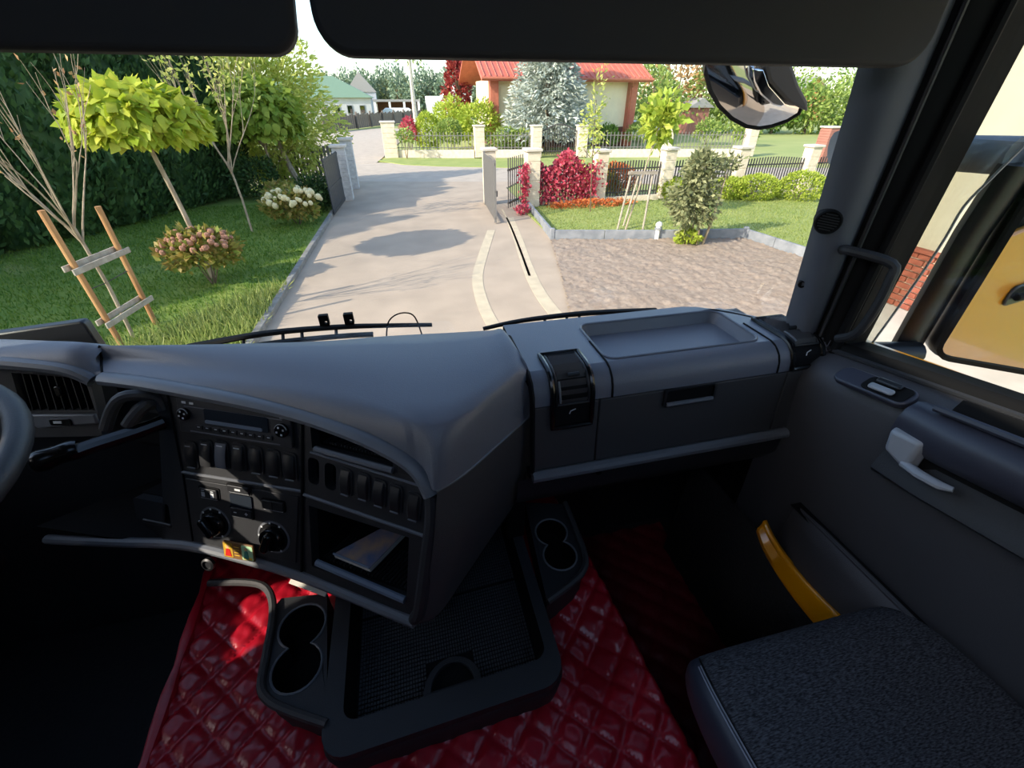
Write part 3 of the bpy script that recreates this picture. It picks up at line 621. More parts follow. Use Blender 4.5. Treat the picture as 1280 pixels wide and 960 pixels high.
# ------------------------------------------------------------------ red quilted covers
def quilt(name, x0, x1, y0, y1, zf, m, step=.006, p=.054, amp=.010, mask=None):
    nx, ny = int((x1-x0)/step), int((y1-y0)/step); X, Y = np.meshgrid(np.linspace(x0,x1,nx), np.linspace(y0,y1,ny))
    a = (X+Y+.034)/math.sqrt(2)/p; b = (X-Y-.02)/math.sqrt(2)/p
    Z = zf(X,Y)+amp*(1-(1-np.abs(np.sin(math.pi*a)))**3)*(1-(1-np.abs(np.sin(math.pi*b)))**3)+.0016*np.sin(a*9.1+b*3)*np.sin(b*7.3)*np.abs(np.sin(math.pi*a))
    V = np.stack([X,Y,Z],-1).reshape(-1,3); i = np.arange(nx*ny).reshape(ny,nx)
    F = np.stack([i[:-1,:-1],i[:-1,1:],i[1:,1:],i[1:,:-1]],-1).reshape(-1,4)
    return nmesh(name, V, F, m, None, True)
def tun(X, Y):
    l = np.clip((-.575-.03*(Y-.6)-X)/.05, 0, 1); r = np.clip((X-(.375-.07*(Y-.3)))/.05, 0, 1)
    dip = -.028*np.exp(-((X-.285)/.06)**2-((Y-.40)/.10)**2)
    return 1.805-.29*l**2-.27*r**2+dip-.02*np.clip((Y-.55)/.3,0,1)*(X > .2)
tag(quilt('tunnel_cover', -.635, .43, -.45, .88, tun, 'leather'), 'glossy dark red quilted leather cover over the engine tunnel', 'quilted cover')
band = MB(); 
bl = [Vector((-.578+.0-.03*(y-.6), y, 1.812)) for y in np.linspace(.86,-.4,24)]
tag(quilt('floor_mat', .40, .745, -.1, .86, lambda X, Y: 1.545+.0*X, 'leather_shaded', step=.009), 'red quilted leather mat darkened for the shaded passenger floor', 'floor mat')
tag(MB().tube(bl, [.010+.003*math.sin(i*2.2) for i in range(len(bl))], 8, sx=.8, sy=1.2).build('piping_edge', 'leather'), 'padded red leather piping along the driver side of the quilted tunnel cover', 'piping')
# ------------------------------------------------------------------ centre tray and cup holders
TR = thing('centre_tray', (-.03,.5,1.83), 'black storage tray with ribbed rubber mat in front of the console', 'tray')
oc = (-.030,.575); ow, oh = .437, .50
to = rr(oc[0],oc[1],ow,oh,.045,6); ti = rr(oc[0]+.004,oc[1]+.012,ow-.058,oh-.075,.025,6); tib = rr(oc[0]+.004,oc[1]+.012,ow-.082,oh-.099,.018,6)
SK = Matrix(((1,.0,0,0),(.05,1,0,.001),(0,0,1,0),(0,0,0,1)))
MB().plate(to, [ti], 1.872, 1.895, SK).build('tray_rim', 'blackgrey', TR, bevel=.007, seg=3)
n = len(to)
MB().add([(p[0]*1.0,p[1],1.874) for p in to]+[(oc[0]+(p[0]-oc[0])*1.015,oc[1]+(p[1]-oc[1])*1.012,1.866) for p in to]+[(oc[0]+(p[0]-oc[0])*.985,oc[1]+(p[1]-oc[1])*.99,1.80) for p in to], [(k*n+i,(k+1)*n+i,(k+1)*n+(i+1)%n,k*n+(i+1)%n) for k in (0,1) for i in range(n)], SK).build('tray_skirt', 'blackgrey', TR, ang=60)
MB().add([(p[0],p[1],1.893) for p in ti]+[(p[0],p[1],1.845) for p in tib], [(i,n+i,n+(i+1)%n,(i+1)%n) for i in range(n)], SK).build('tray_wall', 'black', TR, ang=60)
nb = []
for p in tib:
    nb.append(p)
MB().prism(tib, 1.838, 1.846, SK).build('tray_mat_base', 'black', TR)
tm = TR
rb = MB(); xa, xb = oc[0]+.004-(ow-.09)/2, oc[0]+.004+(ow-.09)/2; ya_, yb_ = oc[1]+.012-(oh-.105)/2, oc[1]+.012+(oh-.105)/2
k = 0; nx = 62
for i in range(nx):
    x = xa+(xb-xa)*(i+.5)/nx; cut = abs(x-(oc[0]+.008)) < .046
    for (u0, u1) in ((ya_+(.06 if cut else 0), oc[1]+.0),(oc[1]+.006, yb_)):
        seg = int((u1-u0)/.0075)
        for j in range(seg): rb.box((x,u0+(u1-u0)*(j+.5)/seg,1.8475), ((xb-xa)/nx*.68,.0052,.004), SK)
rm = rb.build('mat_ribs', 'ribbed', TR, smooth=False); rm['kind'] = 'stuff'
MB().plate(circ(oc[0]+.008, ya_-.002, .056, 16, 0, 180), [circ(oc[0]+.008, ya_+.002, .042, 16, 2, 178)], 1.846, 1.860, SK).build('finger_notch', 'blackgrey', TR, bevel=.003)
MB().prism(circ(oc[0]+.008, ya_, .042, 16, 0, 180), 1.846, 1.8475, SK).build('notch_floor', 'black', TR)
def keyhole(c1, c2, r):                                # outline of two cup wells that run into each other
    a = math.atan2(c2[1]-c1[1], c2[0]-c1[0]); d = math.dist(c1,c2); h = math.degrees(math.acos(min(.99,d/2/r))); A = math.degrees(a)
    return circ(*c1, r, 20, A+h, A+360-h)[:-1]+circ(*c2, r, 20, A+180+h, A+540-h)[:-1]
def cups(name, outer, c1, c2, r, z, label, rimm):
    t = thing(name, (c1[0],c1[1],z-.08), label, 'cup holder')
    k = keyhole(c1,c2,r); n = len(k); cx = sum(p[0] for p in k)/n; cy = sum(p[1] for p in k)/n
    MB().plate(outer, [k], z-.012, z, None).build('top_plate', 'blackgrey', t, bevel=.002)
    MB().add([(p[0],p[1],z-.001) for p in k]+[(p[0],p[1],z-.060) for p in k], [(i,n+i,n+(i+1)%n,(i+1)%n) for i in range(n)]+[tuple(range(2*n-1,n-1,-1))[::-1]]).build('cup_well', 'black', t, ang=50)
    MB().tube([(p[0],p[1],z) for p in k], .0025, 6, closed=True).build('well_edge', 'trimgrey', t)
    m = len(outer); MB().add([(p[0],p[1],z-.002) for p in outer]+[(p[0],p[1],z-.085) for p in outer], [(i,m+i,m+(i+1)%m,(i+1)%m) for i in range(m)]).build('body', 'blackgrey', t, ang=50, normals=True)
    MB().tube(crom([(p[0],p[1],z+.004) for p in rimm],4), .008, 8).build('rim', 'dash_soft', t)
    return t
za = 1.89
LO = [at(x,y,z=za) for x, y in ((340,762),(326,850),(332,872),(350,885),(409,905),(409,742),(352,748))]; lo2 = [(p.x,p.y) for p in LO]
rimL = [at(x,y,z=za) for x, y in ((262,730),(300,729),(328,733),(340,748),(341,775),(333,820),(327,858),(336,876),(360,889),(409,906))]
cups('cup_holder', lo2, tuple(at(378,782,z=za))[:2], tuple(at(371,834,z=za))[:2], .046, za, 'black twin cup holder on the driver side of the centre tray', [(p.x,p.y) for p in rimL])
RO = [at(x,y,z=za) for x, y in ((656,628),(706,630),(729,690),(728,712),(716,728),(684,754))]; ro2 = [(p.x,p.y) for p in RO]
rimR_ = [at(x,y,z=za) for x, y in ((706,630),(718,660),(731,695),(729,714),(716,729),(684,753))]
cups('cup_holder', ro2, tuple(at(689,665,z=za))[:2], tuple(at(700,694,z=za))[:2], .040, za, 'black twin cup holder between the centre tray and passenger footwell', [(p.x,p.y) for p in rimR_])
tag(MB().box((0,0,0), (.09,.035,.004), frame(at(389,727,z=1.93), (.86,-.5,-.1), (.3,.7,.35))).build('paper_slip', 'paper', bevel=.001), 'small white paper slip sticking out under the console', 'paper')
# ------------------------------------------------------------------ passenger seat
ST = thing('passenger_seat', (.57,.0,1.55), 'dark passenger seat with woven fabric cushion and blue-grey vinyl side bolster', 'seat')
def ring(y, off=0, a0=0, a1=360, n=44):
    k = max(0,(y-.10)/.175); s = (1-min(k,1)**3.2)**.5 if k < 1 else .02; s2 = (1-min(k,1)**4)**.4 if k < 1 else .05
    a, b = (.225+off)*(.80+.20*s), (.065+off)*max(s2,.05); xc, zc = .565+.028*(.25-y), 1.995+.012*s; o = []
    for i in range(n+(0 if a1-a0 == 360 else 1)):
        q = math.radians(a0+(a1-a0)*i/n); c, s_ = math.cos(q), math.sin(q); e = 2/3.6
        x = a*math.copysign(abs(c)**e,c); z = b*math.copysign(abs(s_)**e,s_)
        if s_ > 0: z += .016*abs(x/a)**3*s
        o.append(Vector((xc+x,y,zc+z)))
    return o
sy = list(np.linspace(-.38,.08,10))+[.12,.16,.19,.215,.235,.25,.262,.27,.274]
MB().grid([ring(y) for y in sy], closed=True).build('seat_cushion', 'vinyl', ST, ang=80, normals=True)
MB().grid([ring(y,.004,33,147,24) for y in sy[:-1]]).build('fabric_insert', 'fabric', ST, ang=80, normals=False)
for a in (150.5, 154): MB().tube([ring(y,.0012,a,a+1,1)[0] for y in sy[:-3]], .0011, 5).build('stitch_line', 'stitch', ST)
MB().tube([ring(y,.002,147.5,149,1)[0] for y in sy[:-2]], .0022, 5).build('seam', 'black', ST)
MB().tube([ring(y,.002,33,34,1)[0] for y in sy[:-2]], .0022, 5).build('seam', 'black', ST)
MB().box((.575,-.05,1.78), (.34,.42,.32)).build('seat_base', 'black', ST, bevel=.02)
MB().grid([[Vector((.575+.22*math.copysign(abs(math.cos(q))**.6,math.cos(q)), -.40-.1*(z-2.0)+.055*math.copysign(abs(math.sin(q))**.6,math.sin(q)), z)) for q in np.linspace(0,2*math.pi,28,endpoint=False)] for z in np.linspace(2.0,2.75,10)], closed=True).build('backrest', 'vinyl', ST, normals=True)
# ------------------------------------------------------------------ steering wheel and stalks
SW = thing('steering_wheel_assembly', (-.86,.66,2.2), 'black truck steering wheel at the left edge with grey spoke', 'steering wheel')
rimp = at(8,588,x=-.58); wcn = rimp+Vector((-.228,-.02,.01)); wM = frame(wcn, (1,.05,-.05), (0,.97,.18))
MB().tube([wM @ Vector((.228*math.cos(q),.228*math.sin(q),0)) for q in np.linspace(0,2*math.pi,48,endpoint=False)], .0165, 12, closed=True).build('rim', 'blackgrey', SW)
MB().lathe([(.075,-.05),(.085,-.02),(.08,.0),(.06,.012),(0,.016)], 24, wM).build('hub', 'blackgrey', SW)
for a in (-25,205,270):
    q = math.radians(a); MB().tube([wM @ Vector((r*math.cos(q),r*math.sin(q),-.012+.01*r)) for r in (.06,.14,.226)], [.022,.018,.016], 8, sx=.4, sy=1.2).build('spoke', 'silver' if a != 270 else 'blackgrey', SW)
MB().tube([wM @ Vector((0,0,-.03)), wM @ Vector((0,.05,-.3))], .045, 14).build('column', 'black', SW)
LV = thing('steering_stalk', at(150,540,t=0.7396), 'black indicator stalk with glossy tip beside the steering wheel', 'stalk')
MB().tube(crom([at(205,527,t=0.7998),at(170,540,t=0.7740),at(120,556,t=0.7396),at(92,566,t=0.7224)],3), [.013]*10, 10).build('arm', 'blackgloss', LV)
MB().tube(crom([at(100,560,t=0.7267),at(80,566,t=0.7181),at(60,573,t=0.7095),at(46,578,t=0.7052)],3), [.014,.0165,.017,.0165,.016,.0165,.0175,.0185,.0185,.017], 12).build('twist_grip', 'blackgloss', LV)
MB().lathe([(.0165,0),(.012,.004),(.006,.0045),(.0,.003)], 14, frame(at(44,578.5,t=0.7039), (.3,-.9,.3), (0,.3,1))).build('end_cap', 'switch', LV)
MB().tube(crom([at(132,536,t=0.7740),at(140,512,t=0.7654),at(152,497,t=0.7611),at(176,494,t=0.7740),at(196,499,t=0.7912),at(204,512,t=0.7998)],3), [.010]*16, 10).build('upper_arm', 'dash_soft', LV)
MB().tube(crom([at(160,532,t=0.7697),at(168,520,t=0.7697),at(180,508,t=0.7740),at(192,504,t=0.7912)],3), .011, 10).build('inner_arm', 'dash_soft', LV)
MB().prism(rr(0,0,.10,.085,.02), -.06, .0, frame(at(190,535,t=0.8213), (.9,-.4,0), (0,.3,1))).build('column_shroud', 'black', LV, bevel=.01)
# ------------------------------------------------------------------ sun visors
def visor(xa, xb, label, rl, rr_):
    t = thing('sun_visor', ((xa+xb)/2,.60,2.84), label, 'sun visor')
    h = .30; w = xb-xa; M = frame((0,.60,2.838), (1,0,0), (0,.10,1)); P = []
    for (cx, sx, r, a0) in ((xa,1,rl,180),(xb,-1,rr_,270)):
        for i in range(9): q = math.radians(a0+90*i/8); P.append((cx+sx*r+r*math.cos(q), r+r*math.sin(q)))
    P += [(xb+.035,h),(xa,h)]
    MB().prism(P, -.012, .012, M).build('blade', 'visor', t, bevel=.006, seg=3)
    for x in (xa+.1, xb-.1): MB().tube([M @ Vector((x-.03,h,0)), M @ Vector((x+.03,h,0))], .009, 8).build('pivot', 'black', t)
visor(-1.0,-.079,'dark grey sun visor on the driver side, left end of the row',.03,.028); visor(-.062,.735,'long dark grey sun visor above the passenger half of the windscreen',.035,.045)
# ------------------------------------------------------------------ loose things on the dash
bk = thing('booklet', at(460,690,t=.8), 'worn glossy booklet lying slanted in the lower console cubby', 'booklet')
def cz(px, py, zz): return at(px, py, z=zz)
zb = 2.105
q4 = [cz(417,692,zb), cz(462,710,zb), cz(507,664,zb), cz(484,656,zb)]
MB().prism([(p.x,p.y) for p in q4], zb-.012, zb-.002).build('pages', 'paper', bk)
MB().prism([(p.x,p.y) for p in q4], zb-.002, zb).build('cover', 'cover', bk, bevel=.0005)
MB().tube([q4[0],q4[1]], .0022, 6).build('spine', 'slotgrey', bk)
pq = FL.px(305,684); plq = thing('saint_plaque', FL.w(pq[0],pq[1]-.015,.01), 'small gold enamel plaque with two saint figures leaning on the climate panel', 'plaque')
PM = FL.M @ Matrix.Translation((pq[0],pq[1],.010)) @ Matrix.Rotation(.02,4,'Z')
MB().prism(rr(0,0,.068,.036,.003), 0, .004, PM).build('backing', 'brownp', plq, bevel=.001)
MB().prism(rr(-.022,0,.020,.031,.002), .004, .0046, PM).build('left_picture', 'gold', plq); MB().prism(rr(.020,0,.024,.031,.002), .004, .0046, PM).build('right_picture', 'mint', plq)
MB().prism(circ(-.022,.008,.0065), .0046, .005, PM).build('halo', 'goldleaf', plq); MB().prism(circ(-.022,.0075,.0038), .005, .0054, PM).build('head', 'skinp', plq)
MB().prism([(-.0265,.0015),(-.0245,.0035),(-.0195,.0035),(-.0175,.0015),(-.0150,-.013),(-.029,-.013)], .0046, .0052, PM).build('robe', 'redpaint', plq)
MB().prism([(.0145,.003),(.0165,.005),(.0195,.005),(.0215,.003),(.0235,-.012),(.0125,-.012)], .0046, .0052, PM).build('robe', 'bluegreen', plq); MB().prism(circ(.018,.008,.0034), .0046, .0052, PM).build('head', 'skinp', plq); MB().prism([(.012,-.009),(.030,-.009),(.030,-.014),(.012,-.014)], .0046, .005, PM).build('ground', 'goldleaf', plq)
for i in range(4): MB().box((-.003,.009-.006*i,.0044), (.011,.0012,.0006), PM).build('engraved_line', 'goldleaf', plq)
bp = [at(x,y,y=1.0) for x, y in ((-60,424),(0,413),(106,398),(112,402),(132,432),(60,450),(-60,450))]
tag(MB().prism([(p.x,p.z) for p in bp], -.012, .012, Matrix(((1,0,0,0),(0,0,-1,.995),(0,1,0,0),(0,0,0,1)))).build('black_panel', 'blackpaint', bevel=.004), 'flat matt black panel standing behind the instrument hood', 'panel')
# ------------------------------------------------------------------ wipers outside the glass
def wiper(name, P, label, clips):
    t = thing(name, at(*P[0],y=1.02), label, 'wiper')
    pts = crom([at(x,y,y=1.02) for x, y in P], 4)
    MB().tube(pts, [.006+.004*min(1,(len(pts)-i)/len(pts)) for i in range(len(pts))], 8, sx=.7, sy=1.2).build('blade', 'black', t)
    arm = [p+Vector((0,-.02,-.010-.010*(1-i/len(pts)))) for i, p in enumerate(pts[:int(len(pts)*.72)])]
    MB().tube(arm, .008, 8, sx=.7, sy=1.2).build('arm', 'blackpaint', t)
    for i in range(1,6):
        a = pts[int(len(pts)*.10*i)]; b = arm[min(len(arm)-1,int(len(pts)*.10*i))]; MB().tube([a,b], .004, 5).build('bracket', 'blackpaint', t)
wiper('wiper', [(235,434),(330,417),(420,409),(480,407),(540,406)], 'black windscreen wiper lying over the driveway half of the glass', 0)
wiper('wiper', [(820,388),(740,391),(680,397),(640,403),(604,411)], 'black windscreen wiper below the soil bed, right of the other wiper', 0)
for x, lb in ((405,'square black washer jet tab on the wiper, nearer the lawn'),(436,'square black washer jet tab on the wiper, nearer the gate')):
    c = at(x,400 if x < 420 else 398,y=1.025); tag(MB().plate(rr(0,0,.022,.027,.002), [[(.0,.0),(.007,-.002),(.006,-.010),(.001,-.008)]], -.006, .006, frame(c, (1,0,0), (0,0,1))).build('washer_jet', 'black', bevel=.001), lb, 'washer jet')
tag(MB().tube(crom([at(483,424,y=.99),at(485,404,y=.99),at(494,394,y=.99),at(508,391,y=.99),at(519,397,y=.99),at(528,420,y=.99)],4), .0018, 6).build('wire_loop', 'black'), 'thin black wire loop rising in front of the windscreen', 'wire')
# ------------------------------------------------------------------ mirrors outside
MR = thing('door_mirror', (1.2,.6,2.2), 'large black door mirror outside the passenger window reflecting the yellow cab', 'mirror')
mn = Vector((-.64,-.768,.0)).normalized(); mo = at(1171,443,x=1.16); mex = Vector((.768,-.64,0)); mM = frame(mo, mex, (0,0,1))
MW, MH = .27, .46
MB().prism(rr(MW/2-.008,MH/2-.008,MW+.016,MH+.016,.04), -.10, -.003, mM).build('housing', 'blackpaint', MR, bevel=.03, seg=4)
MB().plate(rr(MW/2,MH/2,MW+.02,MH+.02,.035), [rr(MW/2,MH/2,MW,MH,.028)], -.01, .006, mM).build('frame', 'black', MR, bevel=.003)
MB().prism(rr(MW/2,MH/2,MW,MH,.028), -.004, .0, mM).build('mirror_glass', 'mirror', MR)
MB().tube([at(1132,432,x=1.13),at(1165,375,x=1.13),at(1215,290,x=1.13),at(1272,205,x=1.13)], .036, 12, sx=1, sy=.7).build('side_post', 'blackpaint', MR)
MB().tube([(.90,.84,2.715),(1.0,.80,2.735),at(1160,190,x=1.12)+Vector((0,0,0)),at(1270,195,x=1.13)], .033, 12).build('upper_arm', 'concrete', MR)
MB().tube([at(1076,438,x=.98),at(1090,440,x=1.02),at(1145,441,x=1.12)], [.014,.024,.026], 12).build('lower_arm', 'blackpaint', MR)
FMm = thing('front_mirror', at(940,120,y=1.28), 'rounded front-view mirror hanging outside the windscreen corner', 'mirror')
def fm(x, y, dpt=0): return at(x, y, y=1.30+dpt)
out = [(882,70),(882,92),(887,112),(898,131),(914,147),(932,157),(948,159.5),(964,157),(984,150),(998,141),(1002,130),(1000,120),(990,100),(982,84),(976,70)]
FM = frame(fm(940,110), (_R.x,_R.y,0), (0,-.32,1)); FMi = FM.inverted()
def fl2(x, y):
    r = ray(x,y); n_ = FM.to_3x3() @ Vector((0,0,1)); t = (FM.translation-EYE).dot(n_)/r.dot(n_); p = FMi @ (EYE+r*t); return Vector((p.x,p.y))
o2 = [fl2(*p) for p in out]; cc = Vector((sum(p.x for p in o2)/len(o2), sum(p.y for p in o2)/len(o2)))
def sh(s, h): return [FM @ Vector((cc.x+(p.x-cc.x)*s, cc.y+(p.y-cc.y)*s, h)) for p in o2]
MB().grid([sh(1,0),sh(1.0,-.03),sh(.85,-.08),sh(.5,-.11),sh(.02,-.12)], closed=True).build('shell', 'blackpaint', FMm, normals=True, ang=70)
MB().grid([sh(1-.06*k-.0,.004+.03*math.sin(k*math.pi/32)) for k in range(0,16)]+[sh(.02,.034)], closed=True, flip=False).build('mirror_glass', 'mirror_convex', FMm, ang=80, normals=True)
MB().tube(sh(1.0,.003), .006, 8, closed=True).build('rim', 'black', FMm)
MB().prism([fl2(*p) for p in ((948,70),(953,95),(978,122),(1002,133),(1001,120),(990,100),(980,70))], .006, .05, FM).build('side_cheek', 'dash_soft', FMm, bevel=.008)
MB().prism([fl2(*p) for p in ((934,80),(936,96),(944,112),(958,124),(968,127),(976,124),(955,100),(948,80))], .008, .045, FM).build('inner_glass', 'mirror', FMm, bevel=.004)
MB().tube([fm(935,70,-.03),fm(936,95,-.03),fm(944,112,-.03),fm(958,124,-.03),fm(975,125,-.03)], .002, 6).build('inner_edge', 'silver', FMm)
MB().tube([fm(965,86,.04),fm(960,20,.0),fm(960,-60,-.2)], .02, 10).build('hanger', 'blackpaint', FMm)
# wind deflector on the door glass
WD = thing('wind_deflector', (.93,.5,2.4), 'smoked clear wind deflector along the front of the door window', 'wind deflector')
edge = crom([at(1284,178,x=.935),at(1240,222,x=.935),at(1205,258,x=.935),at(1180,300,x=.935),at(1150,345,x=.935),at(1115,395,x=.935),at(1082,440,x=.935)], 4)
fr_ = [Vector((.935,O_(p.z).y+.03,p.z)) for p in edge]
MB().grid([[a,b] for a, b in zip(edge,fr_)]).build('shield', 'deflector', WD, solid=.003); MB().tube(edge, .0022, 6).build('shield_edge', 'silver', WD)
for dx in (12,34): MB().tube([at(1245+dx,0,x=.92),at(1165+dx*.9,185,x=.92),at(1060+dx*.75,418,x=.92)], .0016, 5).build('guide_line', 'silver', WD)
# ------------------------------------------------------------------ ground outside
def poly(name, pts, z, m, th=.03, **k): return S(MB().prism([(p[0],p[1]) for p in pts], z-th, z).build(name, m, smooth=False, **k))
poly('field', [(-250,-60),(250,-60),(250,320),(-250,320)], -.04, 'field')
poly('driveway', [(-2.3,-6),(-2.22,5),(-2.12,8),(-1.92,14.5),(-1.75,19.2),(-2.2,20.6),(4.8,18.8),(4.0,17.5),(3.8,13.9),(3.42,10.1),(2.85,7.6),(2.4,5.9),(2.3,-6)], 0, 'paving')
poly('yard', [(2.3,-6),(2.3,4.3),(5.0,4.6),(7.9,5.6),(9.5,6.5),(9.5,-6)], -.002, 'slab')
poly('road', [(-60,38),(-60,44.5),(-12,31.0),(-1.2,27.0),(8,23.2),(60,8),(60,2),(4.9,18.6),(-2.2,20.5),(-12,23)], -.004, 'asphalt')
poly('side_road', [(-9,29),(-1.0,26.6),(-.6,30),(.5,40),(5,58),(-1,62),(-7,54),(-7,40)], .004, 'asphalt')
poly('verge', [(-.9,27.6),(.4,25.6),(2.0,24.6),(6,22.9),(13,20.6),(13,25.8),(4.8,27.4),(-.2,29)], .02, 'lawn_soil2')
LL = [(-2.32,-4),(-2.3,5),(-2.2,8),(-2.02,14.6),(-2.2,18.6),(-14,24),(-16,-4)]
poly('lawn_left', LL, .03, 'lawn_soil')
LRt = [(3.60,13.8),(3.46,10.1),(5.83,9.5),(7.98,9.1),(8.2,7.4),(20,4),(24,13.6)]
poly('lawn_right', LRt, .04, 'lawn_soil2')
# bare soil bed, lumpy
def inside(p, P):
    c = False; j = len(P)-1
    for i in range(len(P)):
        if (P[i][1] > p[1]) != (P[j][1] > p[1]) and p[0] < (P[j][0]-P[i][0])*(p[1]-P[i][1])/(P[j][1]-P[i][1])+P[i][0]: c = not c
        j = i
    return c
SP = [(2.36,4.2),(2.36,5.9),(2.8,7.6),(3.36,10.0),(5.8,9.4),(7.9,9.05),(8.1,7.4),(7.9,5.6),(5.0,4.5)]
rng = np.random.default_rng(5); xs, ysg = np.linspace(2.2,8.3,150), np.linspace(4,10.2,150); kz = rng.normal(size=(22,2))*np.linspace(1,14,22)[:,None]; ph = rng.random(22)*6.28
X, Y = np.meshgrid(xs,ysg); Z = .03+sum(.004/(1+.05*i)*np.sin(kz[i,0]*X+kz[i,1]*Y+ph[i]) for i in range(22))+rng.normal(size=X.shape)*.009
idx = np.arange(X.size).reshape(X.shape); F = np.stack([idx[:-1,:-1],idx[:-1,1:],idx[1:,1:],idx[1:,:-1]],-1).reshape(-1,4); V = np.stack([X,Y,Z],-1).reshape(-1,3)
cc_ = V[F].mean(axis=1); F = F[[inside(c, SP) for c in cc_]]
S(nmesh('soil_bed', V, F, 'soil', None, True))
# paler strips laid in the driveway
def strip(name, P, w, z=.006):
    pts = crom([G(x,y) for x, y in P], 6); L = []; Rr = []
    for i, p in enumerate(pts):
        d = (pts[min(i+1,len(pts)-1)]-pts[max(i-1,0)]).normalized(); n_ = Vector((-d.y,d.x,0)); L.append(p+n_*w/2); Rr.append(p-n_*w/2)
    return S(MB().prism([(p.x,p.y) for p in L+Rr[::-1]], -.02, z).build(name, 'strip', smooth=False))
strip('paving_strip', [(614,288),(604,318),(597,345),(601,372),(614,402),(640,440)], .20); strip('paving_strip', [(637,272),(648,300),(660,335),(676,368),(706,405),(740,430)], .22)
strip('kerb_line', [(628,262),(638,282),(650,312),(662,345)], .05)
KB = thing('kerb', (-2.2,6,0), None, None, kind='structure')
kp = crom([(-2.26,2.6,0),(-2.24,5,0),(-2.15,8,0),(-1.97,14.4,0)], 5)
L_ = [Vector((np.interp(y,[2.6,5,8,14.4],[-2.26,-2.24,-2.15,-1.97]), y, 0)) for y in np.arange(3,14.5,.95)]
for a, b in zip(L_[:-1],L_[1:]):
    c = (a+b)/2; d = (b-a).normalized(); MB().box((0,0,0), ((b-a).length-.015,.10,.16), frame(c+Vector((0,0,.02)), d, (-d.y,d.x,0))).build('kerb_stone', 'kerb', KB, bevel=.01)
EW = thing('edging_wall', (5,9.5,0), None, None, kind='structure')
ep = [Vector(p) for p in ((3.78,13.5,0),(3.42,10.05,0),(5.83,9.45,0),(7.98,9.08,0),(8.15,7.3,0),(8.6,6.2,0))]
for a, b in zip(ep[:-1],ep[1:]):
    k = max(1, round((b-a).length/1.0)); d = (b-a).normalized()
    for i in range(k):
        c = a.lerp(b,(i+.5)/k); MB().box((0,0,0), ((b-a).length/k-.012,.06,.24), frame(c+Vector((0,0,.11)), d, (-d.y,d.x,0))).build('edging_board', 'concrete', EW, bevel=.006)
    MB().box((0,0,0), (.10,.10,.30), frame(b+Vector((0,0,.12)), d, (-d.y,d.x,0))).build('corner_post', 'concrete', EW, bevel=.01)
# grass blades on the near lawns
def blades(name, P, n, z, m, ln, seed, box, label):
    rng = np.random.default_rng(seed); q = np.stack([rng.uniform(box[0],box[1],n), rng.uniform(box[2],box[3],n)],-1); q = q[[inside(p,P) for p in q]]; k = len(q)
    T = rng.normal(size=(k,3))*.45+np.array([0,0,1]); N = rng.normal(size=(k,3)); V, F = leafgeo(np.column_stack([q,np.full(k,z)]), T, N, ln*(.5+rng.random(k)), .016)
    return tag(nmesh(name, V, F, m), label, 'grass', kind='stuff')
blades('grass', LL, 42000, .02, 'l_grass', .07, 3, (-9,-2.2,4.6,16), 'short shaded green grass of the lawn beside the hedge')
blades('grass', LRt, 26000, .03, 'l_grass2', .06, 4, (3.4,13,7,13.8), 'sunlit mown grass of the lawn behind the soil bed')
blades('tall_grass', [(-4.2,5.6),(-2.25,5.6),(-2.15,8.2),(-3.0,7.4)], 5200, .02, 'l_grass2', .22, 9, (-4.3,-2.1,5.4,8.4), 'tufts of long yellowish grass along the kerb')
# ------------------------------------------------------------------ hedge of tall thujas
def thuja(seed, h, label):
    rng = np.random.default_rng(seed); t = thing('thuja', (0,0,0), label, 'conifer', 'thujas of the tall hedge')
    MB().tube([(0,0,0),(0,0,.5)], .09, 8).build('trunk', 'bark', t)
    pr = [(.55,.06),(.72,.5),(.78,1.4),(.74,2.6),(.62,3.8),(.36,4.8),(.05,5.3)]; pr = [(r*.92,z*h/5.5) for r, z in pr]
    MB().lathe(pr, 14).build('inner_growth', 'l_thuja', t)
    n = 5200; z = rng.random(n)**.9*h; r = np.interp(z*5.5/h, [0,.5,1.4,2.6,3.8,4.8,5.5], [.6,.82,.9,.86,.72,.42,.05]); a = rng.random(n)*2*math.pi
    r = r*(1+.13*np.sin(a*5+z*2.1)+.10*np.sin(a*3-z*3.3))*(.88+.2*rng.random(n)); d = np.column_stack([np.cos(a),np.sin(a),np.zeros(n)])
    P = np.column_stack([r*d[:,0], r*d[:,1], z]); V, F = leafgeo(P, d*.55+np.array([0,0,.9])+rng.normal(size=(n,3))*.35, d+rng.normal(size=(n,3))*.6, .2*(.7+.6*rng.random(n)), .09)
    nmesh('foliage', V, F, 'l_thuja', t)['kind'] = 'stuff'; return t
hl_ = 'dense dark green thuja standing in the tall hedge behind the lawn'
protos = [thuja(11,5.6,hl_), thuja(12,5.3,hl_)]
h0, h1 = Vector((-8.95,11.3,0)), Vector((-5.75,18.0,0)); rnd = random.Random(3); NH = 8
for i in range(-9,NH):
    p = h0.lerp(h1, i/(NH-1)); p += Vector((rnd.uniform(-.12,.12),rnd.uniform(-.1,.1),0)); s = rnd.uniform(.94,1.06)*(1 if i < 5 else .88)
    if i == -9: t = protos[0]; t.location = p
    elif i == -8: t = protos[1]; t.location = p
    else: t = dup(protos[i%2], p, rnd.uniform(0,6), (s,s,s*rnd.uniform(.96,1.06)))
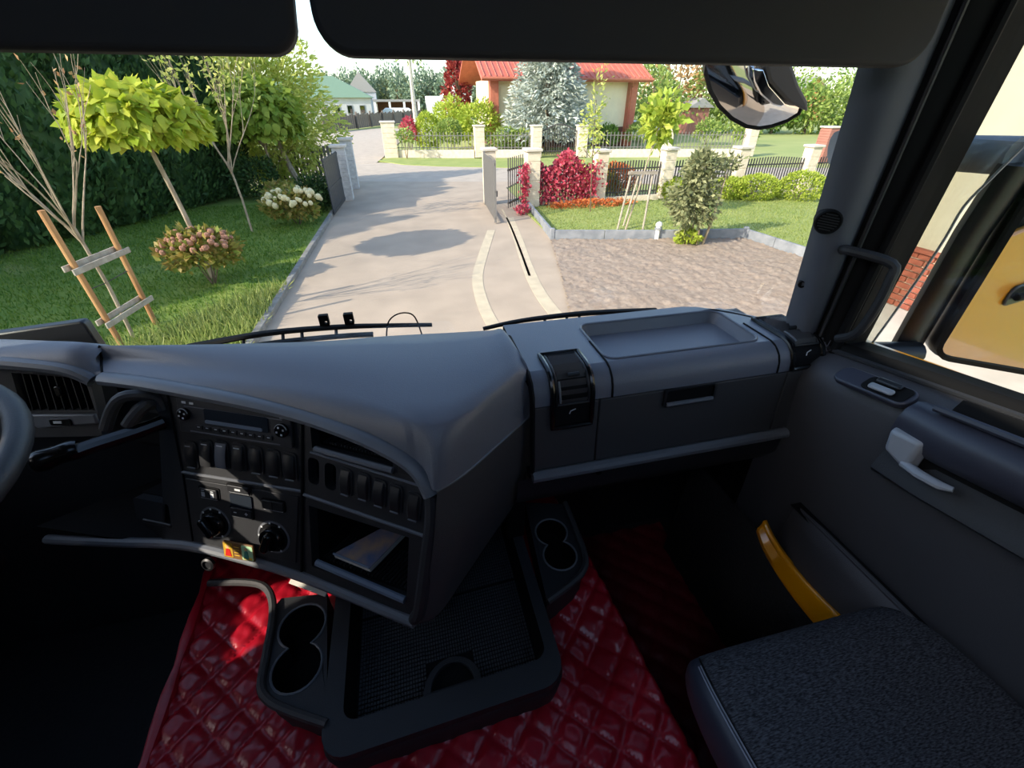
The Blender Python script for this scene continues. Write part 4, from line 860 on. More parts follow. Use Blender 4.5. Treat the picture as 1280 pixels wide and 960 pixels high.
# ------------------------------------------------------------------ globe catalpas with single large leaves
def heart():
    pts = [(0,0),(.10,.24),(.34,.40),(.62,.30),(1,0),(.62,-.30),(.34,-.40),(.10,-.24)]
    V = [(x, y, .06*math.sin(x*3)-.16*abs(y)-.12*x*x) for x, y in pts]+[(.45,0,.05)]
    me = bpy.data.meshes.new('leaf'); me.from_pydata(V, [], [(8,i,(i+1)%8) for i in range(8)]); me.shade_smooth(); return me
def catalpa(base, h, c, r, label, m, nl, ls, seed, lean=(0,0)):
    t = thing('catalpa_tree', base, label, 'tree'); rnd = random.Random(seed); B = Vector(base); c = Vector(c)
    MB().tube(crom([B-Vector((0,0,.05)), B.lerp(c,.45)+Vector((.02,.0,0)), Vector((c.x,c.y,c.z-r[2]*.55))],4), [.05,.047,.045,.043,.042,.04,.038,.036,.034], 8).build('trunk', 'barkpale', t)
    bm_ = MB()
    for i in range(9):
        a = i*2.4; bm_ = MB().tube([Vector((c.x,c.y,c.z-r[2]*.6)), c+Vector((r[0]*.5*math.cos(a),r[1]*.5*math.sin(a),-.05)), c+Vector((r[0]*.85*math.cos(a),r[1]*.85*math.sin(a),-.1*r[2]))], [.02,.014,.006], 5); bm_.build('branch', 'barkpale', t)
    me = heart(); me.materials.append(MT[m])
    for i in range(nl):
        u = rnd.random(); th = math.acos(1-1.25*u); a = i*2.39996; q = .90+.16*rnd.random()
        d = Vector((math.sin(th)*math.cos(a), math.sin(th)*math.sin(a), math.cos(th))); p = c+Vector((d.x*r[0]*q,d.y*r[1]*q,d.z*r[2]*q))
        n_ = (d+Vector((rnd.gauss(0,.25),rnd.gauss(0,.25),.25))).normalized(); tp = Vector((d.x,d.y,-.75+.3*rnd.random()))+Vector((rnd.gauss(0,.35),rnd.gauss(0,.35),0)); tp = (tp-n_*tp.dot(n_)).normalized()
        M = frame(p-tp*ls*.3, tp, n_.cross(tp)); o = bpy.data.objects.new('leaf', me); link(o, t); s = ls*rnd.uniform(.75,1.2); M.translation = M.translation-B; o.matrix_local = M @ Matrix.Scale(s,4)
    rng = np.random.default_rng(seed); n = 1700; P, d = ellips(rng, n, tuple(c), tuple(x*1.02 for x in r), .7, .1, -.4); k = len(P)
    V, F = leafgeo(P, d*.6+np.array([0,0,-.6])+rng.normal(size=(k,3))*.4, d+rng.normal(size=(k,3))*.4, ls, ls*.7); nmesh('inner_leaves', V, F, m, t)['kind'] = 'stuff'
    return t
b1 = G(268,350); c1_ = at(174,153,y=b1.y+.15)
catalpa(b1, 2.2, c1_, (.86,.86,.52), 'globe catalpa with large yellow-green leaves on a thin trunk, nearest on the lawn', 'l_catalpa', 300, .215, 21)
b2 = G(349,246); c2_ = at(322,152,y=b2.y)
catalpa(b2, 2.6, c2_, (1.35,1.35,1.15), 'smaller-looking globe catalpa farther back in front of the pale leafy tree', 'l_catalpa2', 280, .26, 22)
# ------------------------------------------------------------------ other trees on the left lawn
def leafy(name, base, h, c, r, label, m, n, ln, wd, seed, bark='bark', tr=.06, group=None, lump=.35, cat='tree', shell=.35, depth=2):
    t = thing(name, base, label, cat, group); B = Vector(base); c = Vector(c); rnd = random.Random(seed)
    tk = crom([B-Vector((0,0,.1)), B.lerp(c,.5)+Vector((rnd.uniform(-.05,.05)*h*.1,0,0)), c+Vector((0,0,r[2]*.3))],3); MB().tube(tk, [tr*(1-.6*i/(len(tk)-1)) for i in range(len(tk))], 7).build('trunk', bark, t)
    mb = MB()
    for i in range(5 if depth else 0): a = i*2.4; grow(mb, c-Vector((0,0,r[2]*.6)), (math.cos(a),math.sin(a),.7), r[0]*.6, tr*.4, depth-1, rnd)
    if depth: mb.build('branches', bark, t)['kind'] = 'stuff'
    foliage('foliage', m, t, seed, n, tuple(c), tuple(r), ln, wd, shell, lump); return t
bw = G(386,246); cw = at(326,142,y=bw.y+2.0)
leafy('leafy_tree', bw, 5, cw, (2.75,1.3,2.9), 'broad pale yellow-green tree behind the catalpas by the gate', 'l_willow', 9000, .24, .09, 31, 'barkpale', .12, shell=.4, lump=.3)
def baretree(base, h, label, seed, r, m, depth, spread, lean=(0,0,1), name='bare_tree', first=.45):
    t = thing(name, base, label, 'tree'); rnd = random.Random(seed); B = Vector(base); mb = MB(); top = B+Vector(lean).normalized()*h*first
    MB().tube([B-Vector((0,0,.05)), B.lerp(top,.5)+Vector((.02,.02,0)), top], [r,r*.9,r*.75], 8).build('trunk', m, t)
    tips = []
    for i in range(9):
        a = i*2.2+rnd.random(); p = B.lerp(top, rnd.uniform(.8,1)); b = MB(); grow(b, p, (math.cos(a)*.45,math.sin(a)*.45,1), h*rnd.uniform(.26,.36), r*.5, depth, rnd, spread, .5, (2,3), tips, 4); o = b.build('branch', m, t)
    return t, tips
bb = G(168,424); tb, tips = baretree(bb, 3.0, 'leafless young tree tied between two wooden stakes', 8, .026, 'barkpale', 2, .38, (-.04,.06,1), first=.5)
rng = np.random.default_rng(2); tp = np.array([tuple(p) for p in tips]); tp = tp[rng.random(len(tp)) < .5]; V, F = leafgeo(tp+rng.normal(size=tp.shape)*.02, rng.normal(size=tp.shape), rng.normal(size=tp.shape), .07, .04); nmesh('dry_leaves', V, F, 'l_dry', tb)['kind'] = 'stuff'
b3 = G(316,292); t3, tips = baretree(b3, 3.6, 'thin bare sapling between the two catalpas on the lawn', 17, .028, 'barkpale', 2, .3, (-.03,.02,1), first=.45)
tp = np.array([tuple(p) for p in tips]); rng = np.random.default_rng(3); V, F = leafgeo(np.repeat(tp,2,axis=0)+rng.normal(size=(len(tp)*2,3))*.06, rng.normal(size=(len(tp)*2,3)), rng.normal(size=(len(tp)*2,3)), .12, .06); nmesh('sparse_leaves', V, F, 'l_willow', t3)['kind'] = 'stuff'
# stakes round the young tree
TS = thing('tree_stakes', G(172,420), 'two wooden stakes joined by pale boards round the leafless young tree', 'tree stakes')
sA, sB = G(156,437), G(196,407)
zt = at(50,262,y=sA.y).z; tA = at(51,263,y=sA.y-.05); tB = at(122,258,y=sB.y-.05)
for a, b in ((sA,tA),(sB,tB)): MB().tube([a-Vector((0,0,.1)),b], .034, 10).build('stake', 'wood', TS)
def onst(a, b, z): return a.lerp(b, (z-a.z)/(b.z-a.z))
for z in (.42,1.12):
    p, q = onst(sA,tA,z), onst(sB,tB,z); d = (q-p).normalized(); n_ = Vector((-d.y,d.x,0)).normalized()
    for s in (-1,1): MB().box((0,0,0), ((q-p).length+.22,.02,.07), frame((p+q)/2+n_*.048*s+Vector((0,0,.02*s)), d, n_)).build('cross_board', 'woodgrey', TS, bevel=.003)
MB().tube([onst(sA,tA,.85),bb+Vector((-.02,.03,.8)),onst(sB,tB,.85)], .006, 5).build('tie_wire', 'iron', TS)
# bushes
def bush(name, base, r, label, m, n, ln, wd, seed, cat='bush', flowers=None, group=None, zc=None, up=.2, shell=.5, lump=.3):
    t = thing(name, base, label, cat, group); B = Vector(base); rnd = random.Random(seed); c = B+Vector((0,0,zc if zc is not None else r[2]*.85))
    for i in range(5): a = i*1.26+rnd.random(); MB().tube([B-Vector((0,0,.03)), B+Vector((r[0]*.25*math.cos(a),r[1]*.25*math.sin(a),c.z*.5)), c+Vector((r[0]*.55*math.cos(a),r[1]*.55*math.sin(a),.1))], [.014,.011,.006], 5).build('stem', 'bark', t)
    foliage('foliage', m, t, seed, n, tuple(c), r, ln, wd, shell, lump, up, zmin=-.75)
    if flowers:
        me = bpy.data.meshes.new('flower_head'); bm = bmesh.new(); bmesh.ops.create_icosphere(bm, subdivisions=2, radius=1)
        for v in bm.verts: v.co *= 1+.22*math.sin(v.co.x*17)*math.sin(v.co.y*13+v.co.z*11)
        bm.to_mesh(me); bm.free(); me.materials.append(MT[flowers[0]])
        for i in range(flowers[1]):
            a = i*2.4; u = .25+.7*rnd.random(); d = Vector((math.cos(a)*math.sqrt(1-u*u),math.sin(a)*math.sqrt(1-u*u),u)); o = bpy.data.objects.new('flower_head', me); link(o, t)
            o.location = c+Vector((d.x*r[0],d.y*r[1],d.z*r[2]))*1.0-B; s = flowers[2]*rnd.uniform(.7,1.2); o.scale = (s,s,s*1.15)
    return t
bush('hydrangea', G(268,357), (.62,.5,.36), 'hydrangea with faded pink flower heads in front of the near catalpa', 'l_hyd', 900, .13, .08, 41, flowers=('flowerpink',80,.042), zc=.62)
bush('hydrangea', G(374,282), (.72,.6,.42), 'hydrangea with creamy white flower heads beside the drive', 'l_hyd', 900, .14, .09, 42, flowers=('flowerwhite',60,.065), zc=.5)
bush('evergreen_shrub', G(398,264), (.65,.6,.55), 'low dark evergreen shrub right beside the black gate leaf', 'l_dark', 1500, .12, .05, 43)
bush('evergreen_shrub', G(329,250), (.75,.7,.75), 'dark round evergreen shrub at the end of the hedge', 'l_dark', 1700, .12, .06, 44)
bush('hydrangea', G(362,265), (.6,.5,.4), 'small yellowing shrub between the white hydrangea and the dark shrubs', 'l_hyd', 700, .14, .09, 45, zc=.45)
# ------------------------------------------------------------------ gates and fences
def post(base, w, h, label, m='postcream', cap='postcap', group=None, name='gate_post', bricks=0):
    t = thing(name, base, label, 'post', group); x, y = base[0], base[1]
    if bricks:
        MB().box((x,y,h/2), (w*.94,w*.94,h)).build('core', m, t)
        k = int(h/.12)
        for i in range(k):
            for j in (0,1):
                ox = (-.25 if j else .25)*w*(1 if i%2 else -1); MB().box((x+ox,y,.06+i*.12), (w*.49,w,.105)).build('brick', m, t, bevel=.006)
    else:
        k = max(3, int(h/.25))
        for i in range(k): MB().box((x,y,h*(i+.5)/k), (w,w,h/k-.012)).build('block', m, t, bevel=.01)
        MB().box((x,y,h/2), (w*.95,w*.95,h*.98)).build('core', m, t)
    MB().box((x,y,h+.04), (w+.10,w+.10,.08)).build('cap', cap, t, bevel=.015); return t
LG0, LG1 = G(418,271), G(432,252)
gl = thing('gate_leaf', LG0, 'dark solid gate leaf swung open on the lawn side of the drive', 'gate')
d = (LG1-LG0).normalized(); Lg = (LG1-LG0).length; gM = frame(LG0, d, (0,0,1)); hg = 1.42
for i in range(9): MB().box((Lg*(i+.5)/9,hg/2+.05,0), (Lg/9-.012,hg,.025), gM).build('gate_board', 'irondark', gl)
for z in (.12,hg*.5,hg): MB().box((Lg/2,z,0), (Lg,.06,.05), gM).build('gate_rail', 'irondark', gl)
post(LG1+Vector((.05,.35,0)), .40, 1.55, 'white brick gate post behind the dark gate leaf', 'brickwhite', bricks=1)
post(LG1+Vector((.12,2.6,0)), .40, 1.6, 'white brick post at the road end behind the dark gate leaf', 'brickwhite', bricks=1)
fw = thing('fence_panel', (-3.4,19,0), 'grey slatted fence panel left of the white brick posts', 'fence')
for i in range(26): MB().box((-1.95-i*.14,19.1+i*.035,.72), (.095,.03,1.35)).build('fence_slat', 'irongrey', fw)
for z in (.3,1.2): MB().box((-3.7,19.55,z), (3.7,.03,.06), Matrix.Identity(4)).build('fence_rail', 'irongrey', fw)
RG0, RG1 = G(619,280), G(606,257)
gr = thing('gate_leaf', RG0, 'grey barred gate leaf standing open in the middle of the view', 'gate')
d = (RG1-RG0).normalized(); Lg = (RG1-RG0).length; gM = frame(RG0, d, (0,0,1))
for i in range(18): MB().box((Lg*(i+.5)/18,.80,0), (.045,1.42,.02), gM).build('gate_bar', 'irongrey', gr)
for z in (.14,.8,1.44): MB().box((Lg/2,z,.02), (Lg,.05,.03), gM).build('gate_rail', 'irongrey', gr)
MB().box((.03,.78,.02), (.06,1.5,.06), gM).build('gate_stile', 'irongrey', gr); MB().box((Lg-.03,.78,.02), (.06,1.5,.06), gM).build('gate_stile', 'irongrey', gr)
MB().box((.04,.75,.07), (.05,.14,.03), gM).build('gate_lock', 'iron', gr)
P1 = G(664,259)
post(RG1+Vector((.22,.25,0)), .36, 1.52, 'cream gate post hinging the grey gate leaf')
post(P1, .40, 1.55, 'cream gate post wrapped by red creeper beside the wicket')
WG0, WG1 = G(635,263), G(653,254)
wg = thing('wicket_gate', WG0, 'small black barred wicket gate standing ajar between the cream posts', 'gate')
d = (WG1-WG0).normalized(); Lg = (WG1-WG0).length; gM = frame(WG0, d, (0,0,1))
for i in range(8): MB().box((.03+(Lg-.06)*i/7,.74,0), (.024,1.36,.024), gM).build('gate_bar', 'iron', wg)
for z in (.2,1.1): MB().box((Lg/2,z,0), (Lg,.05,.035), gM).build('gate_rail', 'iron', wg)
fx = [P1.x, 6.30, 8.72, 11.35, 14.1, 17.0]; fy = [P1.y, 14.15, 14.25, 14.1, 14.0, 13.9]
plb = ['second', 'third', 'fourth', 'fifth', 'sixth']
pale = bpy.data.meshes.new('pale'); b_ = MB().box((0,0,.62), (.038,.02,1.0)); pale.from_pydata([tuple(v) for v in b_.v], [], b_.f); pale.materials.append(MT['iron'])
for i in range(1,6):
    post((fx[i],fy[i],0), .38, 1.45, 'cream garden fence post, %s along from the wicket gate' % plb[i-1])
for i in range(5):
    a, b = Vector((fx[i]+.2,fy[i],0)), Vector((fx[i+1]-.2,fy[i+1],0)); f = thing('garden_fence', a, 'dark iron garden fence panel, %s from the wicket gate' % (['first','second','third','fourth','fifth'][i]), 'fence'); d = (b-a); k = int(d.length/.10)
    for j in range(k):
        o = bpy.data.objects.new('pale', pale); link(o, f); o.location = d*((j+.5)/k); o.rotation_euler.z = math.atan2(d.y,d.x); o.scale.z = 1+.06*math.sin(math.pi*(j+.5)/k)
    for z in (.25,.95): MB().tube([a+Vector((0,.02,z)),b+Vector((0,.02,z))], .022, 6).build('fence_rail', 'iron', f)
    MB().box(tuple((a+b)/2+Vector((0,0,.05))), (d.length,.16,.16)).build('fence_base', 'postcream', f)
# ------------------------------------------------------------------ planting on the right lawn
def creeper(name, pts, label, m, n, seed, th=.16, ln=.11):
    t = thing(name, pts[0], label, 'creeper'); rng = np.random.default_rng(seed); A = np.array([tuple(p) for p in pts]); k = rng.integers(0,len(A)-1,n); u = rng.random(n)[:,None]; P = A[k]*(1-u)+A[k+1]*u; P[:,2] *= rng.random(n)**.7; P[:,:2] += rng.normal(size=(n,2))*th
    P[:,2] = P[:,2]*(.88+.14*np.sin(P[:,0]*5.0+1))+.03; d = rng.normal(size=(n,3)); d[:,2] -= .5
    V, F = leafgeo(P, d, rng.normal(size=(n,3))+np.array([0,-1,0]), ln, ln*.75); nmesh('leaves', V, F, m, t)['kind'] = 'stuff'
    for i in range(4): q = pts[0].lerp(pts[-1],(i+.5)/4); MB().tube([Vector((q.x,q.y,0)),Vector((q.x+.05,q.y,.6)),Vector((q.x-.05,q.y,q.z*.8))], .012, 5).build('vine_stem', 'bark', t)
    return t
creeper('red_creeper', [Vector((4.25,13.9,1.45)),Vector((5.1,13.95,1.5)),Vector((6.1,14.0,1.35))], 'crimson creeper covering the first fence panel by the wicket', 'l_red', 2600, 51)
creeper('red_creeper', [G(655,262)+Vector((0,-.1,1.2)),P1+Vector((-.28,-.1,1.3))], 'thin strand of red creeper hanging on the wicket gate post', 'l_red', 260, 52, .06)
bush('red_bush', G(653,268), (.22,.2,.12), 'tiny red plant at the foot of the wicket gate', 'l_red', 160, .09, .06, 53, 'plant', zc=.12)
bush('barberry_bush', G(742,246)+Vector((.3,0,0)), (.75,.5,.52), 'green bush turning orange in front of the second fence post', 'l_hyd', 1700, .10, .05, 54)
bush('barberry_bush', G(771,244), (.62,.5,.62), 'orange-red bush in front of the second fence panel', 'l_orange', 1700, .10, .05, 55)
bush('ground_cover', Vector((5.7,13.3,0)), (1.5,.3,.14), 'low reddish ground cover along the foot of the creeper fence', 'l_orange', 900, .09, .05, 56, 'plant', zc=.1)
bl_ = [((838,247),.55,'small round golden box bush beside the third fence post'),((905,249),.60,'round golden box bush behind the pear bush'),((942,250),.72,'round golden box bush, right of the pear bush'),((995,250),.78,'round golden box bush nearest the windscreen pillar')]
for i, (p, r, lb) in enumerate(bl_): bush('box_bush', G(*p), (r,r*.9,r*.62), lb, 'l_box', 2300, .09, .05, 60+i, zc=r*.5, shell=.8, lump=.1)
# staked young catalpa
SB = G(780,290); 
yt = leafy('young_catalpa', SB, 3, at(828,150,y=SB.y+.6), (.5,.45,.66), 'young catalpa with lime leaves held by a three-legged stake frame', 'l_lime', 330, .22, .15, 71, 'barkpale', .028, lump=.5, shell=.1, depth=0)
TF = thing('stake_frame', SB, 'three slim pale stakes with a crossbar round the young catalpa', 'tree stakes')
tops = [at(790,213,y=SB.y),at(817,213,y=SB.y),at(800,215,y=SB.y+.35)]; feet = [G(771,290),G(803,289),G(784,290)+Vector((.1,.45,0))]
for a, b in zip(feet,tops): MB().tube([a,b], .026, 8).build('stake', 'woodgrey', TF)
MB().box((0,0,0), ((tops[1]-tops[0]).length+.2,.03,.07), frame((tops[0]+tops[1])/2+Vector((0,-.03,-.05)), tops[1]-tops[0], (0,1,0))).build('cross_board', 'woodgrey', TF)
MB().box((0,0,0), ((tops[2]-tops[0]).length+.1,.03,.06), frame((tops[0]+tops[2])/2+Vector((0,0,-.06)), tops[2]-tops[0], (1,0,0))).build('cross_board', 'woodgrey', TF)
# slim sapling, pear bush
b5 = G(738,266); leafy('slim_sapling', b5, 3, at(743,150,y=b5.y), (.42,.4,1.5), 'slim upright sapling with sparse yellowish leaves in front of the house', 'l_willow', 420, .12, .05, 72, 'bark', .02, lump=.6, shell=.05, depth=2)
b6 = G(872,306); pt_ = thing('pear_bush', b6, 'tall narrow grey-green pear bush at the edge of the soil bed', 'bush'); rnd = random.Random(77)
for i in range(5):
    a = i*1.3; MB().tube(crom([b6+Vector((.1*math.cos(a),.1*math.sin(a),-.05)), b6+Vector((.22*math.cos(a),.2*math.sin(a),.6)), b6+Vector((.3*math.cos(a),.25*math.sin(a),1.5))],3), [.024,.022,.02,.018,.016,.012,.008], 6).build('stem', 'barkpale', pt_)
cpe = at(866,250,y=b6.y)
foliage('foliage', 'l_pear', pt_, 78, 1500, (cpe.x,cpe.y,.95), (.62,.5,.72), .13, .065, .1, .35, -.2)
foliage('foliage_crown', 'l_pear', pt_, 79, 620, (cpe.x+.02,cpe.y,1.65), (.36,.34,.45), .13, .065, .1, .4, .2)
c7 = at(913,205,y=b6.y); foliage('side_shoot', 'l_pear', pt_, 80, 130, (c7.x,c7.y,c7.z), (.3,.2,.22), .12, .06, .1, .4, .2); MB().tube([b6+Vector((.1,0,.9)),(c7.x-.1,c7.y,c7.z-.25),tuple(c7)], .01, 5).build('stem', 'barkpale', pt_)
bush('yellow_plant', G(858,306), (.30,.25,.16), 'small yellowish plant at the foot of the pear bush', 'l_box', 260, .11, .07, 81, 'plant', zc=.16)
hy = thing('standpipe', G(823,302)+Vector((0,.1,0)), 'small white standpipe cap on the edging wall', 'standpipe'); hb = G(823,302)+Vector((0,.1,0))
MB().lathe([(.05,0),(.05,.32),(.075,.34),(.075,.38),(.05,.42),(0,.44)], 14, Matrix.Translation(hb)).build('pipe', 'whitepaint', hy); MB().lathe([(.085,.26),(.085,.30),(.0,.30)], 14, Matrix.Translation(hb)).build('collar', 'concrete', hy)
# ------------------------------------------------------------------ across the road
def ffy(x): return 29.2-.2*(x+.15)
fpx = [-.15, 4.87, 8.1, 10.7, 15.6, 20.5]
for i, x in enumerate(fpx):
    post((x,ffy(x),0), .75 if i == 0 else .55, 1.75 if i == 0 else 1.55, 'pale stone fence post across the road, ' + ['at the junction corner','left of the house corner','left of the arched gate','right of the arched gate','behind the staked catalpa','farthest right'][i], name='stone_post')
pale2 = bpy.data.meshes.new('pale'); b_ = MB().box((0,0,.80), (.035,.03,.95)); pale2.from_pydata([tuple(v) for v in b_.v], [], b_.f); pale2.materials.append(MT['irongrey'])
for i in (0,1,3,4):
    a, b = Vector((fpx[i]+.35,ffy(fpx[i]+.35),0)), Vector((fpx[i+1]-.3,ffy(fpx[i+1]-.3),0)); d = b-a
    f = thing('street_fence', a, 'thin iron street fence on low wall, ' + {0:'in front of the lime shrubs',1:'below the blue spruce',3:'in front of the house door side',4:'in front of the far orchard'}[i], 'fence')
    MB().box((0,0,.18), (d.length,.28,.42), frame((a+b)/2, d, (-d.y,d.x,0))).build('low_wall', 'postcream', f)
    k = int(d.length/.2)
    for j in range(k):
        o = bpy.data.objects.new('pale', pale2); link(o, f); o.location = d*((j+.5)/k); o.rotation_euler.z = math.atan2(d.y,d.x)
    for z in (.5,1.1): MB().tube([a+Vector((0,0,z)),b+Vector((0,0,z))], .02, 5).build('fence_rail', 'irongrey', f)
ag = thing('arched_gate', (9.4,ffy(9.4),0), 'iron gate with an arched top in front of the blue spruce', 'gate'); gM = frame((8.4,ffy(8.4),0), (1,-.2,0), (0,0,1))
for i in range(15):
    x = .05+2.0*i/14; h = 1.25+.35*math.sin(math.pi*i/14); MB().box((x,h/2+.1,0), (.035,h,.03), gM).build('gate_bar', 'iron', ag)
MB().tube([gM @ Vector((.05+2.0*t,1.3+.35*math.sin(math.pi*t),0)) for t in np.linspace(0,1,14)], .03, 6).build('arch_rail', 'iron', ag)
MB().tube([gM @ Vector((0,.3,0)),gM @ Vector((2.1,.3,0))], .03, 6).build('gate_rail', 'iron', ag)
# the house
HY = 33.5; hx0_ = at(617,150,y=HY).x; hx1_ = at(784,150,y=HY).x; ez = at(700,97,y=HY-.6).z
HS = thing('house', ((hx0_+hx1_)/2,HY,0), 'cream house with red tiled roof and rust-red corner pillars across the road', 'building')
MB().box(((hx0_+hx1_)/2,HY+4,(ez+1.2)/2), (hx1_-hx0_-.5,8,ez-1.2)).build('wall', 'render_cream', HS)
MB().box(((hx0_+hx1_)/2,HY+4.02,.6), (hx1_-hx0_-.5,8,1.25)).build('plinth', 'brownplinth', HS)
for x in (hx0_,hx1_): MB().box((x,HY-.15,ez/2), (.55,.7,ez)).build('corner_pillar', 'pilaster', HS, bevel=.02)
xe0, xe1 = hx0_-.9, hx1_+1.1; rise = .48
MB().add([(xe0,HY-.9,ez),(xe1,HY-.9,ez),(xe1,HY+4.5,ez+5.4*rise),(xe0,HY+4.5,ez+5.4*rise),(xe0,HY-.9,ez-.22),(xe1,HY-.9,ez-.22),(xe1,HY+4.5,ez+5.2*rise),(xe0,HY+4.5,ez+5.2*rise)], [(0,1,2,3),(7,6,5,4),(4,5,1,0),(5,6,2,1),(6,7,3,2),(7,4,0,3)]).build('roof', 'rooftile', HS)
MB().add([(xe0,HY+9.9,ez),(xe1,HY+9.9,ez),(xe1,HY+4.5,ez+5.4*rise),(xe0,HY+4.5,ez+5.4*rise),(xe0,HY+9.9,ez-.2),(xe1,HY+9.9,ez-.2),(xe1,HY+4.5,ez+5.2*rise),(xe0,HY+4.5,ez+5.2*rise)], [(0,3,2,1),(7,4,5,6),(4,0,1,5),(5,1,2,6),(7,3,0,4)]).build('roof_back', 'rooftile', HS)
k = int((xe1-xe0)/.38)
for i in range(k):
    x = xe0+.2+i*.38; MB().tube([(x,HY-.92,ez+.02),(x,HY+4.4,ez+5.3*rise+.02)], .055, 5).build('roof_rib', 'rooftile', HS)
MB().tube([(xe0,HY-.98,ez-.08),(xe1,HY-.98,ez-.08)], .09, 8).build('gutter', 'pilaster', HS); MB().tube([(hx1_-.4,HY-.95,ez-.1),(hx1_-.15,HY-.55,ez-.5),(hx1_-.15,HY-.55,.3)], .06, 6).build('downpipe', 'pilaster', HS)
for px_ in (672,705):
    x = at(px_,180,y=HY).x; wn2 = MB().box((x,HY-.02,.75), (1.5,.12,1.1)).build('basement_opening', 'black', HS); MB().tube([(x-.75,HY-.1,1.0),(x-.4,HY-.1,1.35),(x+.4,HY-.1,1.35),(x+.75,HY-.1,1.0)], .09, 6).build('arch_trim', 'brownplinth', HS)
xw2 = at(655,125,y=HY).x; wf = MB().box((xw2,HY-.02,2.3), (1.4,.12,1.2)).build('window', 'whitepaint', HS); MB().box((xw2,HY-.09,2.3), (1.2,.02,1.0)).build('pane', 'houseglass', wf); MB().box((xw2,HY-.10,2.3), (.06,.03,1.0)).build('mullion', 'whitepaint', wf)
# blue spruce
sb_ = Vector((at(683,190,y=30.6).x,30.6,0)); SPR = thing('blue_spruce', sb_, 'big silvery blue spruce in front of the cream house', 'conifer'); rng = np.random.default_rng(90)
MB().tube([sb_,sb_+Vector((0,0,7.8))], [.16,.03], 8).build('trunk', 'bark', SPR)
Pp, Tt = [], []
for i in range(420):
    z = .7+6.9*(i/420)**.85; R0 = 3.1*(1-(z-.7)/7.6)**.8; a = i*2.39996+rng.random()*.4; R1 = R0*(.8+.3*rng.random()); m_ = max(8,int(R1*17))
    for j in range(m_):
        u = (j+.5)/m_; r = R1*(.2+.8*u); dz_ = .25*math.sin(u*2.2)-.30*u*u*R1/2.5; sp_ = (.10+.30*u)*(rng.random()-.5)*2
        Pp.append((sb_.x+r*math.cos(a)-sp_*math.sin(a), sb_.y+r*math.sin(a)+sp_*math.cos(a), z+dz_+.05*rng.normal())); Tt.append((math.cos(a)+rng.normal()*.5, math.sin(a)+rng.normal()*.5, -.15+rng.normal()*.45))
Pp, Tt = np.array(Pp), np.array(Tt); V, F = leafgeo(Pp, Tt, rng.normal(size=Pp.shape)+np.array([0,0,1]), .36*(.7+.6*rng.random(len(Pp))), .13); nmesh('needles', V, F, 'l_spruce', SPR)['kind'] = 'stuff'
# garden of the house
def fb(name, px, yb, y, r, label, m, n, ln, wd, seed, cat='bush', **k):
    x = at(px,yb,y=y).x; return bush(name, Vector((x,y,0)), r, label, m, n, ln, wd, seed, cat, **k)
fb('lime_conifer', 534, 160, 31.5, (.85,.8,1.25), 'upright bright green conifer at the left end of the street fence', 'l_lime', 1500, .22, .10, 101, zc=1.2, shell=.7)
fb('lime_shrub', 596, 150, 33, (1.6,1.2,1.35), 'broad lime-yellow shrub beside the house corner', 'l_lime', 1900, .26, .13, 102, zc=1.5)
fb('lime_shrub', 566, 150, 34.5, (1.3,1.2,1.5), 'lime shrub behind the round clipped bush', 'l_lime', 1500, .26, .13, 103, zc=1.5)
fb('clipped_bush', 561, 165, 30.3, (.85,.8,.75), 'round clipped green bush behind the street fence', 'l_mix', 1300, .16, .08, 104, zc=1.15, shell=.75, lump=.12)
fb('green_shrub', 640, 178, 29.6, (1.4,.7,.75), 'loose green shrub between the red pillar and the spruce', 'l_mix', 900, .22, .10, 105, zc=.75)
fb('red_shrub', 512, 170, 31.5, (.55,.5,.75), 'red-leaved shrub beside the junction post', 'l_red', 420, .2, .1, 106, zc=1.2)
fb('small_tree', 508, 190, 28.3, (.5,.5,.4), 'tiny round street tree on the verge', 'l_mix', 300, .16, .09, 107, 'tree', zc=1.1)
fb('green_shrub', 760, 165, 31, (.8,.7,.7), 'dark green shrub by the right house pillar', 'l_green', 600, .22, .10, 108, zc=.8)
fb('grass_clump', 468, 168, 30.2, (.5,.4,.35), 'dry ornamental grass beside the junction post', 'l_dry', 300, .3, .03, 109, 'plant', zc=1.9) if False else None
def ft(name, px, pb, y, rc, r, label, m, n, seed, group=None, bark='bark', tr=.15, ln=.4, wd=.2, lump=.35, shell=.45, depth=0):
    b = Vector((at(px,pb,y=y).x,y,0)); c = Vector((b.x,b.y,rc)); return leafy(name, b, rc, c, r, label, m, n, ln, wd, seed, bark, tr, group, lump=lump, shell=shell, depth=depth)
ft('vine_column', 573, 140, 44, 3.4, (1.15,1.1,3.5), 'tall trunk wrapped in dark red vine behind the lime shrubs', 'l_redvine', 1700, 111, tr=.3, ln=.35, shell=.6)
ft('vine_column', 577, 140, 44.6, 6.5, (.45,.4,3.0), 'slim vine-clad second stem above the red vine column', 'l_redvine', 500, 112, tr=.2, ln=.3)
ft('birch_tree', 519, 143, 62, 9.2, (2.2,2.0,3.6), 'tall pale-trunked birch with loose crown beyond the junction', 'l_mix', 900, 113, bark='birch', tr=.32, ln=.5, shell=.1, lump=.55)
